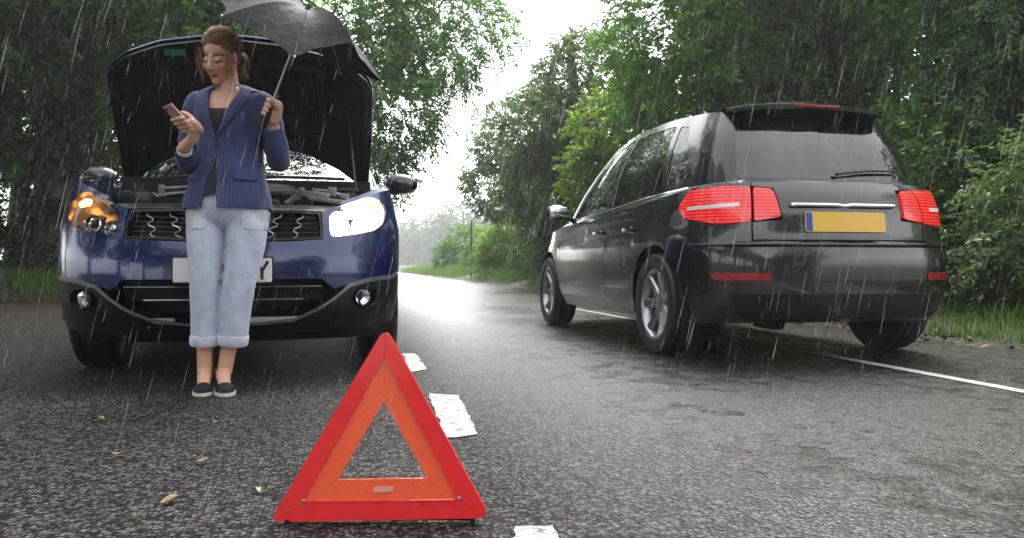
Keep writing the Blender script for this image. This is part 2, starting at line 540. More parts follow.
def grass(name, pts, hgt, label, seed, mat='grass'):
    r = np.random.default_rng(seed); n = len(pts)
    P = np.array(pts); az = r.uniform(0, 2 * np.pi, n); h = hgt * r.uniform(.45, 1.25, n)
    lean = r.uniform(.1, .7, n) * h; w = r.uniform(.003, .006, n)
    d = np.stack([np.cos(az), np.sin(az), 0 * az], 1); s = np.stack([-np.sin(az), np.cos(az), 0 * az], 1)
    up = np.array([0, 0, 1.])
    A = P - s * w[:, None]; B = P + s * w[:, None]
    mid = P + d * (lean * .3)[:, None] + up * (h * .6)[:, None]
    C = mid + s * (w * .8)[:, None]; D = mid - s * (w * .8)[:, None]
    tip = P + d * lean[:, None] + up * h[:, None]
    V = np.stack([A, B, C, D, tip], 1).reshape(-1, 3); b = np.arange(n)[:, None] * 5
    T = np.vstack([b + [0, 1, 2], b + [0, 2, 3], b + [3, 2, 4]])
    tone = np.repeat(np.clip(r.normal(.5, .22, n), 0, 1), 5)
    o = mk(name, V, T, M[mat], None, False, 0, {'tone': tone})
    tag(o, label, 'grass', kind='stuff'); return o

def scatter(bv, x0, x1, y0, y1, n, seed, keep=None):
    r = np.random.default_rng(seed); out = []
    for _ in range(n):
        x = r.uniform(x0, x1); y = r.uniform(y0, y1)
        if keep and not keep(x, y, r): continue
        h = bv.ray_cast(Vector((x, y, 5)), Vector((0, 0, -1)))
        if h[0] is None or h[0].z < .02: continue
        out.append((x, y, h[0].z - .005))
    return out
def clump(x, y, s, f=1.1): return noise.noise(Vector((x * f, y * f, s)))
gp = scatter(BL, -12, -3.0, 13.6, 18.5, 60000, 5, lambda x, y, r: clump(x, y, 3) + r.uniform(-.25, .35) > -.05 and y > 14.2 + max(0, x + 4.2) * 1.05 + clump(x, y, 8, 2) * .35)
grass('grass_tufts', gp, .20, 'bright green grass on the bank behind the parked car', 6)
gp = scatter(BR, 4.4, 7.2, 2.0, 13, 42000, 7, lambda x, y, r: clump(x, y, 9) + r.uniform(-.3, .35) > -.12)
grass('grass_tufts', gp, .09, 'short wet grass on the verge beyond the dark hatchback', 8)
gp = scatter(BR, 4.4, 8.5, 13, 60, 30000, 17, lambda x, y, r: clump(x, y, 9, .5) + r.uniform(-.3, .35) > -.15)
grass('grass_tufts', gp, .38, 'long pale grass along the far verge in the mist', 18)

# dead leaves and twigs washed up at the end of the lay-by: too many to count
def litter(name, pts, label, seed):
    r = np.random.default_rng(seed); n = len(pts); P = np.array(pts); az = r.uniform(0, 6.283, n); L = r.uniform(.018, .045, n)
    d = np.stack([np.cos(az), np.sin(az), r.uniform(-.2, .4, n)], 1); s = np.stack([-np.sin(az), np.cos(az), r.uniform(-.3, .3, n)], 1)
    P = P + np.array([0, 0, .012])
    V = np.stack([P - d * L[:, None], P + s * (L * .5)[:, None], P + d * L[:, None], P - s * (L * .5)[:, None]], 1).reshape(-1, 3)
    b = np.arange(n)[:, None] * 4
    T = np.vstack([b + [0, 1, 2], b + [0, 2, 3]])
    o = mk(name, V, T, M['litter'], None, False, 0, {'tone': np.repeat(r.uniform(0, 1, n), 4)})
    tag(o, label, 'dead leaves', kind='stuff')
lp = []
rr = np.random.default_rng(12)
for _ in range(5200):
    x = rr.uniform(-9, -2.4); y = rr.uniform(11.5, 15.5)
    e = 13.7 + max(0, x + 4.2) * 1.05
    if abs(y - e + .2 + rr.normal(0, .30)) < .45: lp.append((x, y, max(0, ground_z(x, y))))
litter('leaf_litter', lp, 'brown leaf litter along the grassy edge of the lay-by', 13)
lp = []
for _ in range(900):
    x = ROAD_R + rr.normal(-.05, .12); y = rr.uniform(2, 18); lp.append((x, y, max(0, ground_z(x, y))))
litter('leaf_litter', lp, 'wet brown leaves along the kerbless edge of the far verge', 14)
# ------------------------------------------------------------------ trees and hedges
M['bark'] = pm('wet_bark', (.045, .036, .026), .6, bump=1.0, bscale=14, var=.5, vscale=5)
M['bark_pale'] = pm('lichen_bark', (.09, .085, .065), .7, bump=1.0, bscale=18, var=.45, vscale=7)
M['leaf_ash'] = leaf_material('ash_leaves', (.026, .082, .010), (.15, .31, .045), .48, .32)
M['leaf_dark'] = leaf_material('dark_leaves', (.010, .034, .006), (.070, .150, .022), .38, .36)
M['leaf_ivy'] = leaf_material('ivy_leaves', (.005, .014, .005), (.022, .048, .012), .12, .32)
M['leaf_lime'] = leaf_material('lime_leaves', (.07, .15, .014), (.25, .38, .045), .45, .36)
M['leaf_cypress'] = leaf_material('cypress_sprays', (.016, .058, .015), (.10, .20, .048), .30, .42)
M['leaf_pale'] = leaf_material('pale_leaves', (.05, .095, .030), (.17, .25, .08), .42, .36)
M['petal'] = pm('faded_blossom', (.45, .33, .31), .6)

DENS = 1.7
def leaf_cloud(lobes, n_twig, per, leaf, seed, droop=.35, twig=.30, flat=.5, aspect=.5, hollow=.5, gap=.0, fold=.18):
    """leaf-sized faces on twigs spread through the lobes; returns verts, faces, tone"""
    r = np.random.default_rng(seed)
    n_twig = int(n_twig * DENS)
    lb = np.array(lobes, float); w = (lb[:, 3] * lb[:, 4] * lb[:, 5])**(2 / 3); w /= w.sum()
    idx = r.choice(len(lb), n_twig, p=w)
    d = r.normal(size=(n_twig, 3)); d /= np.linalg.norm(d, axis=1, keepdims=True)
    leaf = leaf * 1.25; twig = twig * 1.1
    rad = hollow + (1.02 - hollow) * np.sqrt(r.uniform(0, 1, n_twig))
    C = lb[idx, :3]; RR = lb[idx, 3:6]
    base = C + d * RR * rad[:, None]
    # lumps and gaps
    keep = np.ones(n_twig, bool); lump = np.zeros(n_twig)
    sc = 1.6 / max(.4, float(RR.mean()))
    for i in range(n_twig):
        q = noise.noise(Vector(base[i] * sc * 1.5) + Vector((seed, 0, 0)))
        lump[i] = q
        if q < gap - .35 * 1: keep[i] = q > -.35 + gap - .12 * r.random()
    base += d * RR * (lump * .22)[:, None]
    base, d, rad, lump = base[keep], d[keep], rad[keep], lump[keep]; n = len(base)
    td = d * .8 + r.normal(size=(n, 3)) * .55; td[:, 2] -= droop
    td /= np.linalg.norm(td, axis=1, keepdims=True)
    side = np.cross(td, [0, 0, 1.]); side /= np.linalg.norm(side, axis=1, keepdims=True) + 1e-9
    upv = np.cross(side, td)
    k = np.arange(per); t = (k + .5) / per; sg = np.where(k % 2 == 0, 1., -1.)
    L = twig * r.uniform(.6, 1.3, n)
    pos = base[:, None] + td[:, None] * (L[:, None] * t)[..., None] + np.array([0, 0, -1.]) * (L[:, None] * t**2 * droop * .5)[..., None]
    ld = td[:, None] * .55 + side[:, None] * sg[None, :, None] * .85 + r.normal(size=(n, per, 3)) * .30
    ld[..., 2] -= droop * .5
    ld /= np.linalg.norm(ld, axis=2, keepdims=True)
    nr = upv[:, None] * flat + np.array([0, 0, .35]) + r.normal(size=(n, per, 3)) * .42
    nr -= ld * (nr * ld).sum(2, keepdims=True); nr /= np.linalg.norm(nr, axis=2, keepdims=True) + 1e-9
    sd = np.cross(nr, ld)
    ll = leaf * r.uniform(.65, 1.25, (n, per))[..., None]
    A = pos; tip = pos + ld * ll - nr * ll * .12
    m1 = pos + ld * ll * .45 + sd * ll * aspect * .5 + nr * ll * fold * .5
    m2 = pos + ld * ll * .45 - sd * ll * aspect * .5 + nr * ll * fold * .5
    V = np.stack([A, m1, tip, m2], 2).reshape(-1, 3)
    nn = n * per; b = np.arange(nn)[:, None] * 4
    T = np.vstack([b + [0, 2, 1], b + [0, 3, 2]])
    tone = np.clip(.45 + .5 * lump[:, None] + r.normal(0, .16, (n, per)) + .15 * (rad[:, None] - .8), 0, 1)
    return V, T, np.repeat(tone.ravel(), 4), base

def limb(mb, a, b, r0, r1, seed, wob=.12, n=7, seg=6):
    a = Vector(a); b = Vector(b); L = (b - a).length; pts = []; rd = []
    for i in range(seg + 1):
        t = i / seg
        q = noise.noise_vector(Vector((seed * 3.1 + t * 2.2, seed, t * 1.7))) * wob * L * math.sin(math.pi * t)
        pts.append(a.lerp(b, t) + q + Vector((0, 0, L * .10 * math.sin(math.pi * t)))); rd.append(r0 + (r1 - r0) * t**.8)
    mb.tube(pts, rd, n); return pts

def tree(name, loc, trunk_h, trunk_r, lobes, n_twig, per, leaf, mat, label, seed, group=None, cat='tree', lean=(0, 0), bark='bark',
         droop=.35, twig=.30, ivy=0, twigs=26, **kw):
    """lobes are relative to the base of the trunk"""
    x, y = loc[0], loc[1]; z = ground_z(x, y) - .05
    root = empty(name, (x, y, z)); tag(root, label, cat, group)
    r = random.Random(seed); mb = MB()
    top = Vector((lean[0], lean[1], trunk_h))
    pts = []; rd = []
    for i in range(10):
        t = i / 9
        q = noise.noise_vector(Vector((seed * 1.7, t * 1.9, 4.2))) * trunk_h * .045 * math.sin(t * 3)
        pts.append(Vector((lean[0] * t**1.4, lean[1] * t**1.4, trunk_h * t)) + Vector((q.x, q.y, 0)))
        rd.append(trunk_r * (1 + .55 * math.exp(-t * 14)) * (1 - .55 * t))
    mb.tube(pts, rd, 12)
    ends = []
    for i, lb in enumerate(lobes):
        k = r.randint(3, 9); c = Vector(lb[:3])
        p = limb(mb, pts[k], c, rd[k] * .55, trunk_r * .10, seed + i)
        for j in range(max(2, twigs // len(lobes))):
            a = p[r.randint(2, 6)]
            dv = Vector((r.gauss(0, 1), r.gauss(0, 1), r.gauss(.2, .8))).normalized()
            e = c + Vector((dv.x * lb[3], dv.y * lb[4], dv.z * lb[5])) * r.uniform(.6, .95)
            limb(mb, a, e, trunk_r * .10, trunk_r * .02, seed + j * 5 + i, .16, 5, 5)
    mb.build('trunk', M[bark], root, True, 60)
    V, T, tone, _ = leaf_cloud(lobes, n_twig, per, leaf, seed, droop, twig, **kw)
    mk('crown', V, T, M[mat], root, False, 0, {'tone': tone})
    if ivy:
        rr = np.random.default_rng(seed + 9); lob = []
        for i in range(9):
            t = i / 8 * .95; c = pts[min(9, int(t * 9))]
            rr_ = trunk_r * (1.55 - .6 * t)
            lob.append((c.x, c.y, max(.15, c.z), rr_, rr_, trunk_h * .09))
        V, T, tone, _ = leaf_cloud(lob, ivy, 7, .075, seed + 4, .5, .16, hollow=.8, aspect=.9, flat=.2)
        mk('ivy', V, T, M['leaf_ivy'], root, False, 0, {'tone': tone})
    return root

def shrub(name, loc, lobes, n_twig, per, leaf, mat, label, seed, group=None, cat='shrub', stems=6, flowers=0, h=None, **kw):
    x, y = loc[0], loc[1]; z = ground_z(x, y) - .04
    root = empty(name, (x, y, z)); tag(root, label, cat, group)
    r = random.Random(seed); mb = MB()
    for i in range(stems):
        lb = lobes[i % len(lobes)]
        dv = Vector((r.gauss(0, .5), r.gauss(0, .5), r.uniform(0, .8)))
        e = Vector(lb[:3]) + Vector((dv.x * lb[3], dv.y * lb[4], dv.z * lb[5]))
        limb(mb, (r.uniform(-.15, .15), r.uniform(-.15, .15), 0), e, .03, .006, seed + i, .12, 5, 5)
    mb.build('stems', M['bark'], root, True, 60)
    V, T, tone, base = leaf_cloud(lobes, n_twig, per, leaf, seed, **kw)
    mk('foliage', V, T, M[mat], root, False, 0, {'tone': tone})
    if flowers:
        rr = np.random.default_rng(seed + 2); fm = MB()
        for i in rr.choice(len(base), flowers, False):
            c = Vector(base[i])
            for k in range(9):
                o = Vector(rr.normal(size=3)) * .03
                n_ = Vector(rr.normal(size=3)).normalized(); a = n_.orthogonal().normalized() * .014; b = n_.cross(a)
                fm.add([c + o - a - b, c + o + a - b, c + o + a + b, c + o - a + b], [(0, 1, 2, 3)])
        fm.build('blossom', M['petal'], root, False)
    return root

ORD = ['first', 'second', 'third', 'fourth', 'fifth', 'sixth', 'seventh', 'eighth']
# ---- left side of the road
GL = 'trees along the lay-by bank'
tree('ivy_tree', (-5.3, 17.0), 7.5, .46, [(0, 0, 6.8, 2.6, 2.4, 1.9), (-1.8, -.8, 5.2, 1.8, 1.6, 1.2), (1.9, -.6, 5.0, 1.7, 1.6, 1.2), (.4, -1.4, 4.2, 1.3, 1.2, .8)],
     1900, 13, .085, 'leaf_dark', 'dark broad tree with ivy-covered trunk on the bank behind the parked car', 21, None, lean=(.5, -.2), ivy=1500, twig=.34, gap=.14)
tree('leaning_tree', (-7.6, 18.5), 7.0, .30, [(.5, 0, 6.4, 2.4, 2.0, 1.6), (-1.2, -.4, 4.4, 1.6, 1.6, 1.3), (1.8, -.8, 3.8, 1.5, 1.4, 1.0)],
     1700, 13, .085, 'leaf_dark', 'dark leaning tree behind the hedge beside the lay-by grass', 22, None, lean=(1.9, -.3), ivy=500, twig=.34, gap=.14)
tree('bright_leaved_tree', (-4.4, 21.5), 8.0, .26, [(-.6, 0, 5.5, 2.8, 2.0, 2.2), (1.8, 0, 6.2, 2.2, 2.0, 1.8), (-2.4, .4, 7.0, 2.0, 1.8, 1.6), (0, .6, 3.6, 2.4, 1.4, 1.2)],
     2900, 13, .11, 'leaf_lime', 'sunlit yellow-green tree showing between dark trunks behind raised bonnet', 23, None, lean=(.6, 0), gap=.08)
tree('ash_tree', (-2.55, 18.2), 7.0, .24,
     [(2.2, -1.6, 5.6, 2.3, 2.0, 1.9), (.3, -1.6, 4.0, 2.1, 1.8, 1.7), (2.9, -1.9, 3.5, 1.8, 1.5, 1.0), (4.6, -1.2, 5.6, 1.6, 1.5, 1.4), (-.8, -1.2, 6.6, 2.0, 1.8, 1.6), (3.0, -1.6, 2.5, 1.1, 1.1, .65)],
     3900, 15, .085, 'leaf_ash', 'leafy ash tree overhanging the road behind the parked blue car', 24, None, lean=(.8, -.8), droop=.45, twig=.36, gap=.05)
tree('slender_tree', (-9.8, 15.8), 6.5, .18, [(0, 0, 5.4, 1.9, 1.7, 1.8), (1.0, .2, 3.6, 1.5, 1.3, 1.2), (-1.2, 0, 3.4, 1.4, 1.3, 1.2)],
     1500, 12, .08, 'leaf_dark', 'slender tree at the outer end of the lay-by hedge', 25, None, lean=(.4, 0))
tree('roadside_tree', (-2.4, 27.5), 8.5, .26, [(.6, 0, 6.2, 2.8, 2.4, 2.2), (-1.2, 0, 4.2, 2.4, 2.0, 1.8), (1.2, 0, 3.4, 1.7, 1.6, 1.2)],
     1700, 12, .12, 'leaf_ash', 'misty roadside tree standing behind the leafy ash tree', 26, None)
for i, (x, y) in enumerate([(-9.4, 9.0), (-9.2, 3.4), (-9.0, -2.5), (-9.8, 12.6), (-8.6, -8.0), (-8.0, -14.0), (-6.5, -21.0)]):  # out of view, added to darken the car's left side and the lay-by
    tree('unseen_lay_by_tree', (x, y), 7.5, .28, [(1.2, 0, 6.6, 2.6, 2.5, 2.0), (-.4, .4, 4.4, 2.1, 2.1, 1.7), (.9, -.6, 3.0, 1.5, 1.6, 1.2)], 900, 12, .17, 'leaf_dark',
         'unseen tall dark tree added along the lay-by to darken reflections', 31 + i, 'unseen trees added along the lay-by', twig=.45)
tree('unseen_overhanging_tree', (-7.2, 11.0), 8.0, .30, [(2.6, 0, 7.9, 2.6, 2.6, 1.5), (5.4, -.5, 8.3, 2.6, 2.8, 1.5), (.2, .4, 7.0, 2.2, 2.2, 1.5)], 1000, 12, .16, 'leaf_dark',  # out of view, boughs placed to reflect dark green in the windscreen
     'unseen tall tree added over the lay-by to darken the windscreen reflection', 150, None, lean=(1.6, 0), twig=.45, twigs=9)
for i, (x, y) in enumerate([(9.0, -13.0), (7.4, -20.0), (6.8, -28.0), (3.0, -38.0), (-1.5, -36.0), (-4.5, -29.0), (7.5, -36.0)]):  # unseen row behind the camera, added so upright car panels reflect dark
    tree('unseen_reflected_tree', (x, y), 7.5, .28, [(-.4, 0, 6.2, 2.8, 2.6, 2.0), (.4, .4, 4.2, 2.6, 2.3, 1.8), (-.4, -.4, 2.2, 2.5, 2.2, 1.6)], 520, 12, .24, 'leaf_dark',
         'unseen leafy tree added behind the camera to darken car reflections', 161 + i, 'unseen trees added behind the camera', twig=.6, twigs=6)
GH = 'clipped hedge bushes on the bank'
for i, (x, y) in enumerate([(-11.4, 17.2), (-9.9, 17.0), (-8.4, 16.7), (-7.0, 16.5), (-4.0, 16.9), (-2.9, 18.0)]):
    shrub('hedge_bush', (x, y), [(0, 0, .62, .95, .6, .62), (.3, 0, .9, .7, .5, .5)], 620, 10, .06, 'leaf_ivy', ORD[i] + ' dark ivy-leaved hedge bush on the grassy bank counted towards the road', 41 + i, GH, cat='hedge', hollow=.7, twig=.2)
# small clump of a cut post beside the grass
pz = on_ground(1, 301)
st = MB(); st.tube([(0, 0, -.1), (.01, 0, .2), (.0, .01, .40), (-.01, .0, .47)], [.085, .08, .078, .07], 12)
stump = st.build('stump', M['bark'], None); stump.location = (pz.x - .05, pz.y + .1, 0)
tag(stump, 'short dark wooden post stump at the edge of the lay-by grass', 'stump')

# ---- right side of the road
tree('maple_tree', (6.6, 12.4), 7.5, .28,
     [(.5, 0, 6.2, 2.1, 2.2, 1.7), (-1.0, -.6, 4.1, 1.5, 1.6, 1.2), (.9, -.4, 5.0, 2.0, 2.0, 1.5), (-.4, -.4, 3.0, 1.7, 1.6, 1.1), (1.6, .4, 3.4, 1.5, 1.6, 1.2)],
     3600, 14, .085, 'leaf_ash', 'tall leafy tree rising behind the bonnet of the dark hatchback', 51, None, lean=(-.3, -.2), twig=.34, gap=.02)
tree('young_lime_tree', (5.6, 14.6), 4.0, .12, [(-.2, 0, 3.0, 1.0, 1.0, .85), (-.7, -.3, 2.1, .8, .8, .6), (.4, -.5, 2.0, .8, .8, .7), (0, -.3, 1.3, .8, .8, .6)],
     1150, 12, .085, 'leaf_lime', 'young bright yellow-green tree at the verge beside the tall leafy tree', 52, None, twig=.28)
tree('pale_ash_tree', (6.2, 19.5), 6.0, .2, [(.1, 0, 5.0, 1.4, 1.4, 1.1), (-1.2, -.3, 3.7, 1.1, 1.2, .9), (0, -.4, 3.2, 1.6, 1.5, 1.3), (-1.0, -.2, 2.2, 1.3, 1.2, .8)],
     2100, 13, .095, 'leaf_pale', 'pale feathery tree leaning over the road from the far verge', 53, None, lean=(-.5, 0), droop=.3, gap=.10)
tree('far_roadside_tree', (7.0, 27.0), 6.5, .2, [(-.6, 0, 4.6, 2.0, 1.8, 1.5), (-1.5, 0, 3.0, 1.3, 1.4, 1.1), (.4, 0, 3.0, 1.6, 1.6, 1.4)],
     1100, 12, .12, 'leaf_pale', 'pale roadside tree further along the far verge', 54, None)
tree('dark_oak', (9.2, 9.2), 7.0, .3, [(0, 0, 6.0, 2.3, 2.2, 1.7), (-1.4, -.6, 4.4, 1.7, 1.7, 1.4), (.6, -1.2, 4.0, 1.8, 1.6, 1.4), (-.8, -.6, 2.8, 1.6, 1.5, 1.2)],
     2500, 13, .085, 'leaf_ash', 'dense dark green tree above the roof of the dark hatchback', 55, None, twig=.32)
def cypress(x, y, s, label, seed, n=1500):
    lob = [(0, 0, .55, .8, .8, .6), (0, 0, 1.3, .95, .95, .8), (.1, 0, 2.2, .95, .95, .8), (0, .1, 3.1, .8, .8, .8), (0, 0, 4.0, .55, .55, .75), (0, 0, 4.8, .3, .3, .6)]
    lob = [tuple(c * s for c in l_) for l_ in lob]
    return tree('cypress_tree', (x, y), 5.0 * s, .12 * s, lob, n, 22, .075, 'leaf_cypress', label, seed, None, droop=.55, twig=.42, flat=1.4, aspect=.34, hollow=.62, twigs=40)
cypress(7.2, 7.2, 1.0, 'cypress with drooping flat sprays above the rear window of the hatchback', 61, 1900)
cypress(7.9, 5.3, .95, 'cypress with drooping sprays beside the flowering bush', 62, 1700)
cypress(9.6, 6.6, 1.15, 'taller cypress standing behind the other two cypresses', 63, 1500)
shrub('flowering_bush', (5.85, 5.3), [(0, 0, .8, .75, .75, .7), (.3, -.2, 1.35, .6, .6, .5), (-.25, .3, .5, .6, .6, .45)], 850, 11, .055, 'leaf_pale',
      'bush with faded pinkish blossom at the verge behind the hatchback', 64, None, cat='bush', flowers=85, twig=.26)
shrub('arching_bush', (6.0, 3.8), [(0, 0, .7, .8, .8, .65), (.3, .2, 1.4, .7, .7, .6), (.1, .3, 2.1, .6, .6, .5)], 850, 12, .05, 'leaf_ash',
      'leafy green bush beside the flowering bush on the verge', 65, None, cat='bush', twig=.3)
GRH = 'hedge bushes along the far verge'
for i, (x, y) in enumerate([(5.75, 7.2), (5.7, 9.0), (5.7, 10.8), (5.7, 12.6), (5.7, 16.2), (5.7, 18.0), (5.8, 20.2), (5.8, 22.4)]):
    shrub('hedge_bush', (x, y), [(0, 0, .75, .85, 1.0, .75), (.1, .2, 1.4, .7, .9, .55)], 700, 10, .07, 'leaf_dark', ORD[i] + ' dark green hedge bush along the far verge counted from the flowering bush', 71 + i, GRH, cat='hedge', hollow=.6)
GW = 'woodland trees behind the far hedge'
for i, (x, y) in enumerate([(10.5, 14.5), (12.5, 10.5), (11.0, 18.5), (12.8, 6.0), (12.6, 22.5), (9.0, 13.0), (12.0, 2.5)]):
    tree('woodland_tree', (x, y), 7.0, .24, [(0, 0, 6.2, 2.3, 2.3, 1.6), (-.9, -.2, 4.4, 1.9, 1.9, 1.5), (.7, .2, 3.6, 1.9, 1.9, 1.5), (-.3, 0, 2.0, 1.9, 1.9, 1.5), (0, -.3, .9, 1.5, 1.5, .8)], 620, 12, .14, 'leaf_dark',
         'dense woodland tree behind the hedge on the far verge', 101 + i, GW, twig=.45, twigs=12)
for i, (x, y) in enumerate([(-7.5, 23), (-10.5, 21), (-5.6, 26), (-12.5, 18.5), (-9.2, 26), (-13.2, 23)]):
    tree('woodland_tree', (x, y), 7.5, .26, [(0, 0, 6.4, 2.5, 2.3, 1.7), (-.9, -.2, 4.6, 2.1, 1.9, 1.6), (.9, .2, 3.6, 2.1, 1.9, 1.5), (-.3, 0, 2.2, 2.0, 1.9, 1.3)], 560, 12, .14, 'leaf_ash',
         'woodland tree showing through the trunks behind the lay-by bank', 121 + i, 'woodland behind the lay-by bank', twig=.45, twigs=12)
# bushes and trees in the mist further on
shrub('roadside_bush', (6.0, 29.0), [(0, 0, .9, .9, 1.0, .9), (-.5, 0, .6, .6, .7, .55), (.2, 0, 1.6, .6, .6, .5)], 700, 10, .085, 'leaf_lime', 'rounded yellow-green bush on the verge in front of the wooden pole', 81, None, cat='bush')
shrub('roadside_bush', (6.6, 34.5), [(0, 0, .9, 1.0, 1.0, .9), (-.6, 0, .6, .7, .7, .55)], 500, 10, .10, 'leaf_ash', 'misty green bush on the verge beyond the wooden pole', 82, None, cat='bush')
shrub('roadside_bush', (6.9, 43), [(0, 0, 1.2, 1.4, 1.3, 1.2), (-1.0, 0, .7, .9, .9, .7)], 420, 10, .13, 'leaf_ash', 'faint bush on the verge below the mist-hidden trees', 83, None, cat='bush')
GM = 'pale trees fading into the mist'
for i, (x, y, s) in enumerate([(26.0, 168, 2.7), (21.0, 194, 2.5), (34.0, 150, 2.9), (22.0, 245, 2.9), (46, 160, 3.2), (14.5, 215, 2.2), (-14, 120, 2.4), (30, 205, 2.8)]):
    tree('misty_tree', (x, y), 4.5 * s, .18 * s, [(0, 0, 3.3 * s, 2.4 * s, 2.2 * s, 1.6 * s), (-1.3 * s, 0, 2.2 * s, 1.7 * s, 1.8 * s, 1.4 * s), (1.4 * s, 0, 2.2 * s, 1.8 * s, 1.8 * s, 1.4 * s), (0, -.4 * s, 1.2 * s, 2.0 * s, 1.6 * s, 1.0 * s)], 620, 9, .22 * s, 'leaf_dark',
         'round pale tree fading into the white mist down the road', 91 + i, GM, twig=.6 * s, twigs=9)
# wooden pole
pp = MB(); pp.tube([(0, 0, -.3), (.01, 0, 1.2), (.02, 0, 2.35)], [.055, .05, .042], 10)
pole = pp.build('wooden_pole', M['bark_pale'], None); q = on_ground(471, 279); pole.location = (q.x, q.y, 0)
tag(pole, 'thin wooden pole standing in the misty verge bushes', 'pole')
# ------------------------------------------------------------------ cars: shared tools
def paint_mat(name, col, flake=0.0, rough=.25):
    m, n, l, b = nmat(name)
    b.inputs['Base Color'].default_value = (*col, 1); b.inputs['Roughness'].default_value = rough
    b.inputs['Metallic'].default_value = flake; b.inputs['Coat Weight'].default_value = 1.0; b.inputs['Coat Roughness'].default_value = .03
    tc = n.new('ShaderNodeTexCoord')
    # beaded rain water on the paint
    v = n.new('ShaderNodeTexVoronoi'); v.inputs['Scale'].default_value = 95; l.new(tc.outputs['Object'], v.inputs['Vector'])
    r = n.new('ShaderNodeValToRGB'); r.color_ramp.elements[0].position = .0; r.color_ramp.elements[1].position = .30
    r.color_ramp.elements[0].color = (1, 1, 1, 1); r.color_ramp.elements[1].color = (0, 0, 0, 1)
    l.new(v.outputs['Distance'], r.inputs[0])
    s = n.new('ShaderNodeSeparateColor'); l.new(v.outputs['Color'], s.inputs[0])
    q = n.new('ShaderNodeMath'); q.operation = 'GREATER_THAN'; q.inputs[1].default_value = .55; l.new(s.outputs[0], q.inputs[0])
    mu = n.new('ShaderNodeMath'); mu.operation = 'MULTIPLY'; l.new(r.outputs[0], mu.inputs[0]); l.new(q.outputs[0], mu.inputs[1])
    bp = n.new('ShaderNodeBump'); bp.inputs['Distance'].default_value = .0016; bp.inputs['Strength'].default_value = .55
    l.new(mu.outputs[0], bp.inputs['Height']); l.new(bp.outputs[0], b.inputs['Coat Normal'])
    t = n.new('ShaderNodeTexNoise'); t.inputs['Scale'].default_value = 3.5; t.inputs['Detail'].default_value = 6; l.new(tc.outputs['Object'], t.inputs['Vector'])
    rr_ = n.new('ShaderNodeMapRange'); rr_.inputs['From Min'].default_value = .35; rr_.inputs['From Max'].default_value = .7
    rr_.inputs['To Min'].default_value = .02; rr_.inputs['To Max'].default_value = .12
    l.new(t.outputs['Fac'], rr_.inputs['Value']); l.new(rr_.outputs[0], b.inputs['Coat Roughness'])
    return m

def glass_mat(name, tint, refl=1.0, rough=.02, drops=True, ior=1.52):
    m, n, l, b = nmat(name); n.remove(b)
    tr = n.new('ShaderNodeBsdfTransparent'); tr.inputs[0].default_value = (*tint, 1)
    gl = n.new('ShaderNodeBsdfGlossy'); gl.inputs['Roughness'].default_value = rough; gl.inputs['Color'].default_value = (refl, refl, refl, 1)
    fr = n.new('ShaderNodeFresnel'); fr.inputs['IOR'].default_value = ior
    if drops:
        tc = n.new('ShaderNodeTexCoord'); v = n.new('ShaderNodeTexVoronoi'); v.inputs['Scale'].default_value = 70; l.new(tc.outputs['Object'], v.inputs['Vector'])
        r = n.new('ShaderNodeValToRGB'); r.color_ramp.elements[1].position = .3; r.color_ramp.elements[0].color = (1, 1, 1, 1); r.color_ramp.elements[1].color = (0, 0, 0, 1)
        l.new(v.outputs['Distance'], r.inputs[0])
        bp = n.new('ShaderNodeBump'); bp.inputs['Distance'].default_value = .002; bp.inputs['Strength'].default_value = .5
        l.new(r.outputs[0], bp.inputs['Height']); l.new(bp.outputs[0], gl.inputs['Normal'])
    mx = n.new('ShaderNodeMixShader'); l.new(fr.outputs[0], mx.inputs[0]); l.new(tr.outputs[0], mx.inputs[1]); l.new(gl.outputs[0], mx.inputs[2])
    l.new(mx.outputs[0], n['Material Output'].inputs['Surface'])
    return m

M['blue_paint'] = paint_mat('dark_blue_car_paint', (.002, .010, .080), .35)
M['black_paint'] = paint_mat('black_car_paint', (.006, .006, .0075), .1)
M['trim'] = pm('black_trim_plastic', (.008, .008, .009), .34, spec=.35, rvar=.1, vscale=9)
M['rubber'] = pm('tyre_rubber', (.012, .012, .012), .55, bump=.4, bscale=80)
M['dark'] = pm('unlit_black_plastic', (.005, .005, .005), .6, spec=.3)
M['alloy'] = pm('alloy_metal', (.42, .43, .45), .28, .9)
M['steel'] = pm('brushed_steel', (.50, .50, .51), .3, 1.0)
M['chrome'] = pm('chrome', (.75, .75, .77), .08, 1.0)
M['engine_grey'] = pm('grey_cast_engine_parts', (.16, .165, .17), .4, .3, var=.3, vscale=20)
M['liner'] = pm('felt_bonnet_liner', (.006, .006, .006), .9, spec=.15, bump=.5, bscale=90)
M['seat'] = pm('dark_seat_fabric', (.02, .02, .022), .85)
M['glass_green'] = glass_mat('green_windscreen_glass', (.62, .84, .72), ior=1.42)
M['glass_dark'] = glass_mat('privacy_glass', (.10, .11, .115), ior=1.95)
M['lens'] = glass_mat('clear_lamp_lens', (.90, .92, .94), drops=False)
M['lamp_on'] = pm('lit_headlamp', (.9, .9, .9), .3, emit=(1.0, .93, .82), es=4.5)
M['lamp_glow'] = pm('lit_headlamp_bowl', (.85, .86, .88), .35, emit=(1.0, .90, .76), es=.62)
M['bulb'] = pm('lit_side_lamp', (.9, .85, .75), .3, emit=(1.0, .80, .55), es=.9)
M['amber_on'] = pm('lit_amber_indicator', (1.0, .35, .03), .3, emit=(1.0, .36, .05), es=6.0)
M['amber'] = pm('amber_glass', (.75, .22, .03), .2, emit=(1.0, .33, .05), es=1.2)
M['white_plate'] = pm('white_number_plate', (.74, .74, .70), .3)
M['yellow_plate'] = pm('yellow_number_plate', (.72, .43, .03), .3)
M['plate_blue'] = pm('plate_blue_band', (.02, .06, .32), .3)
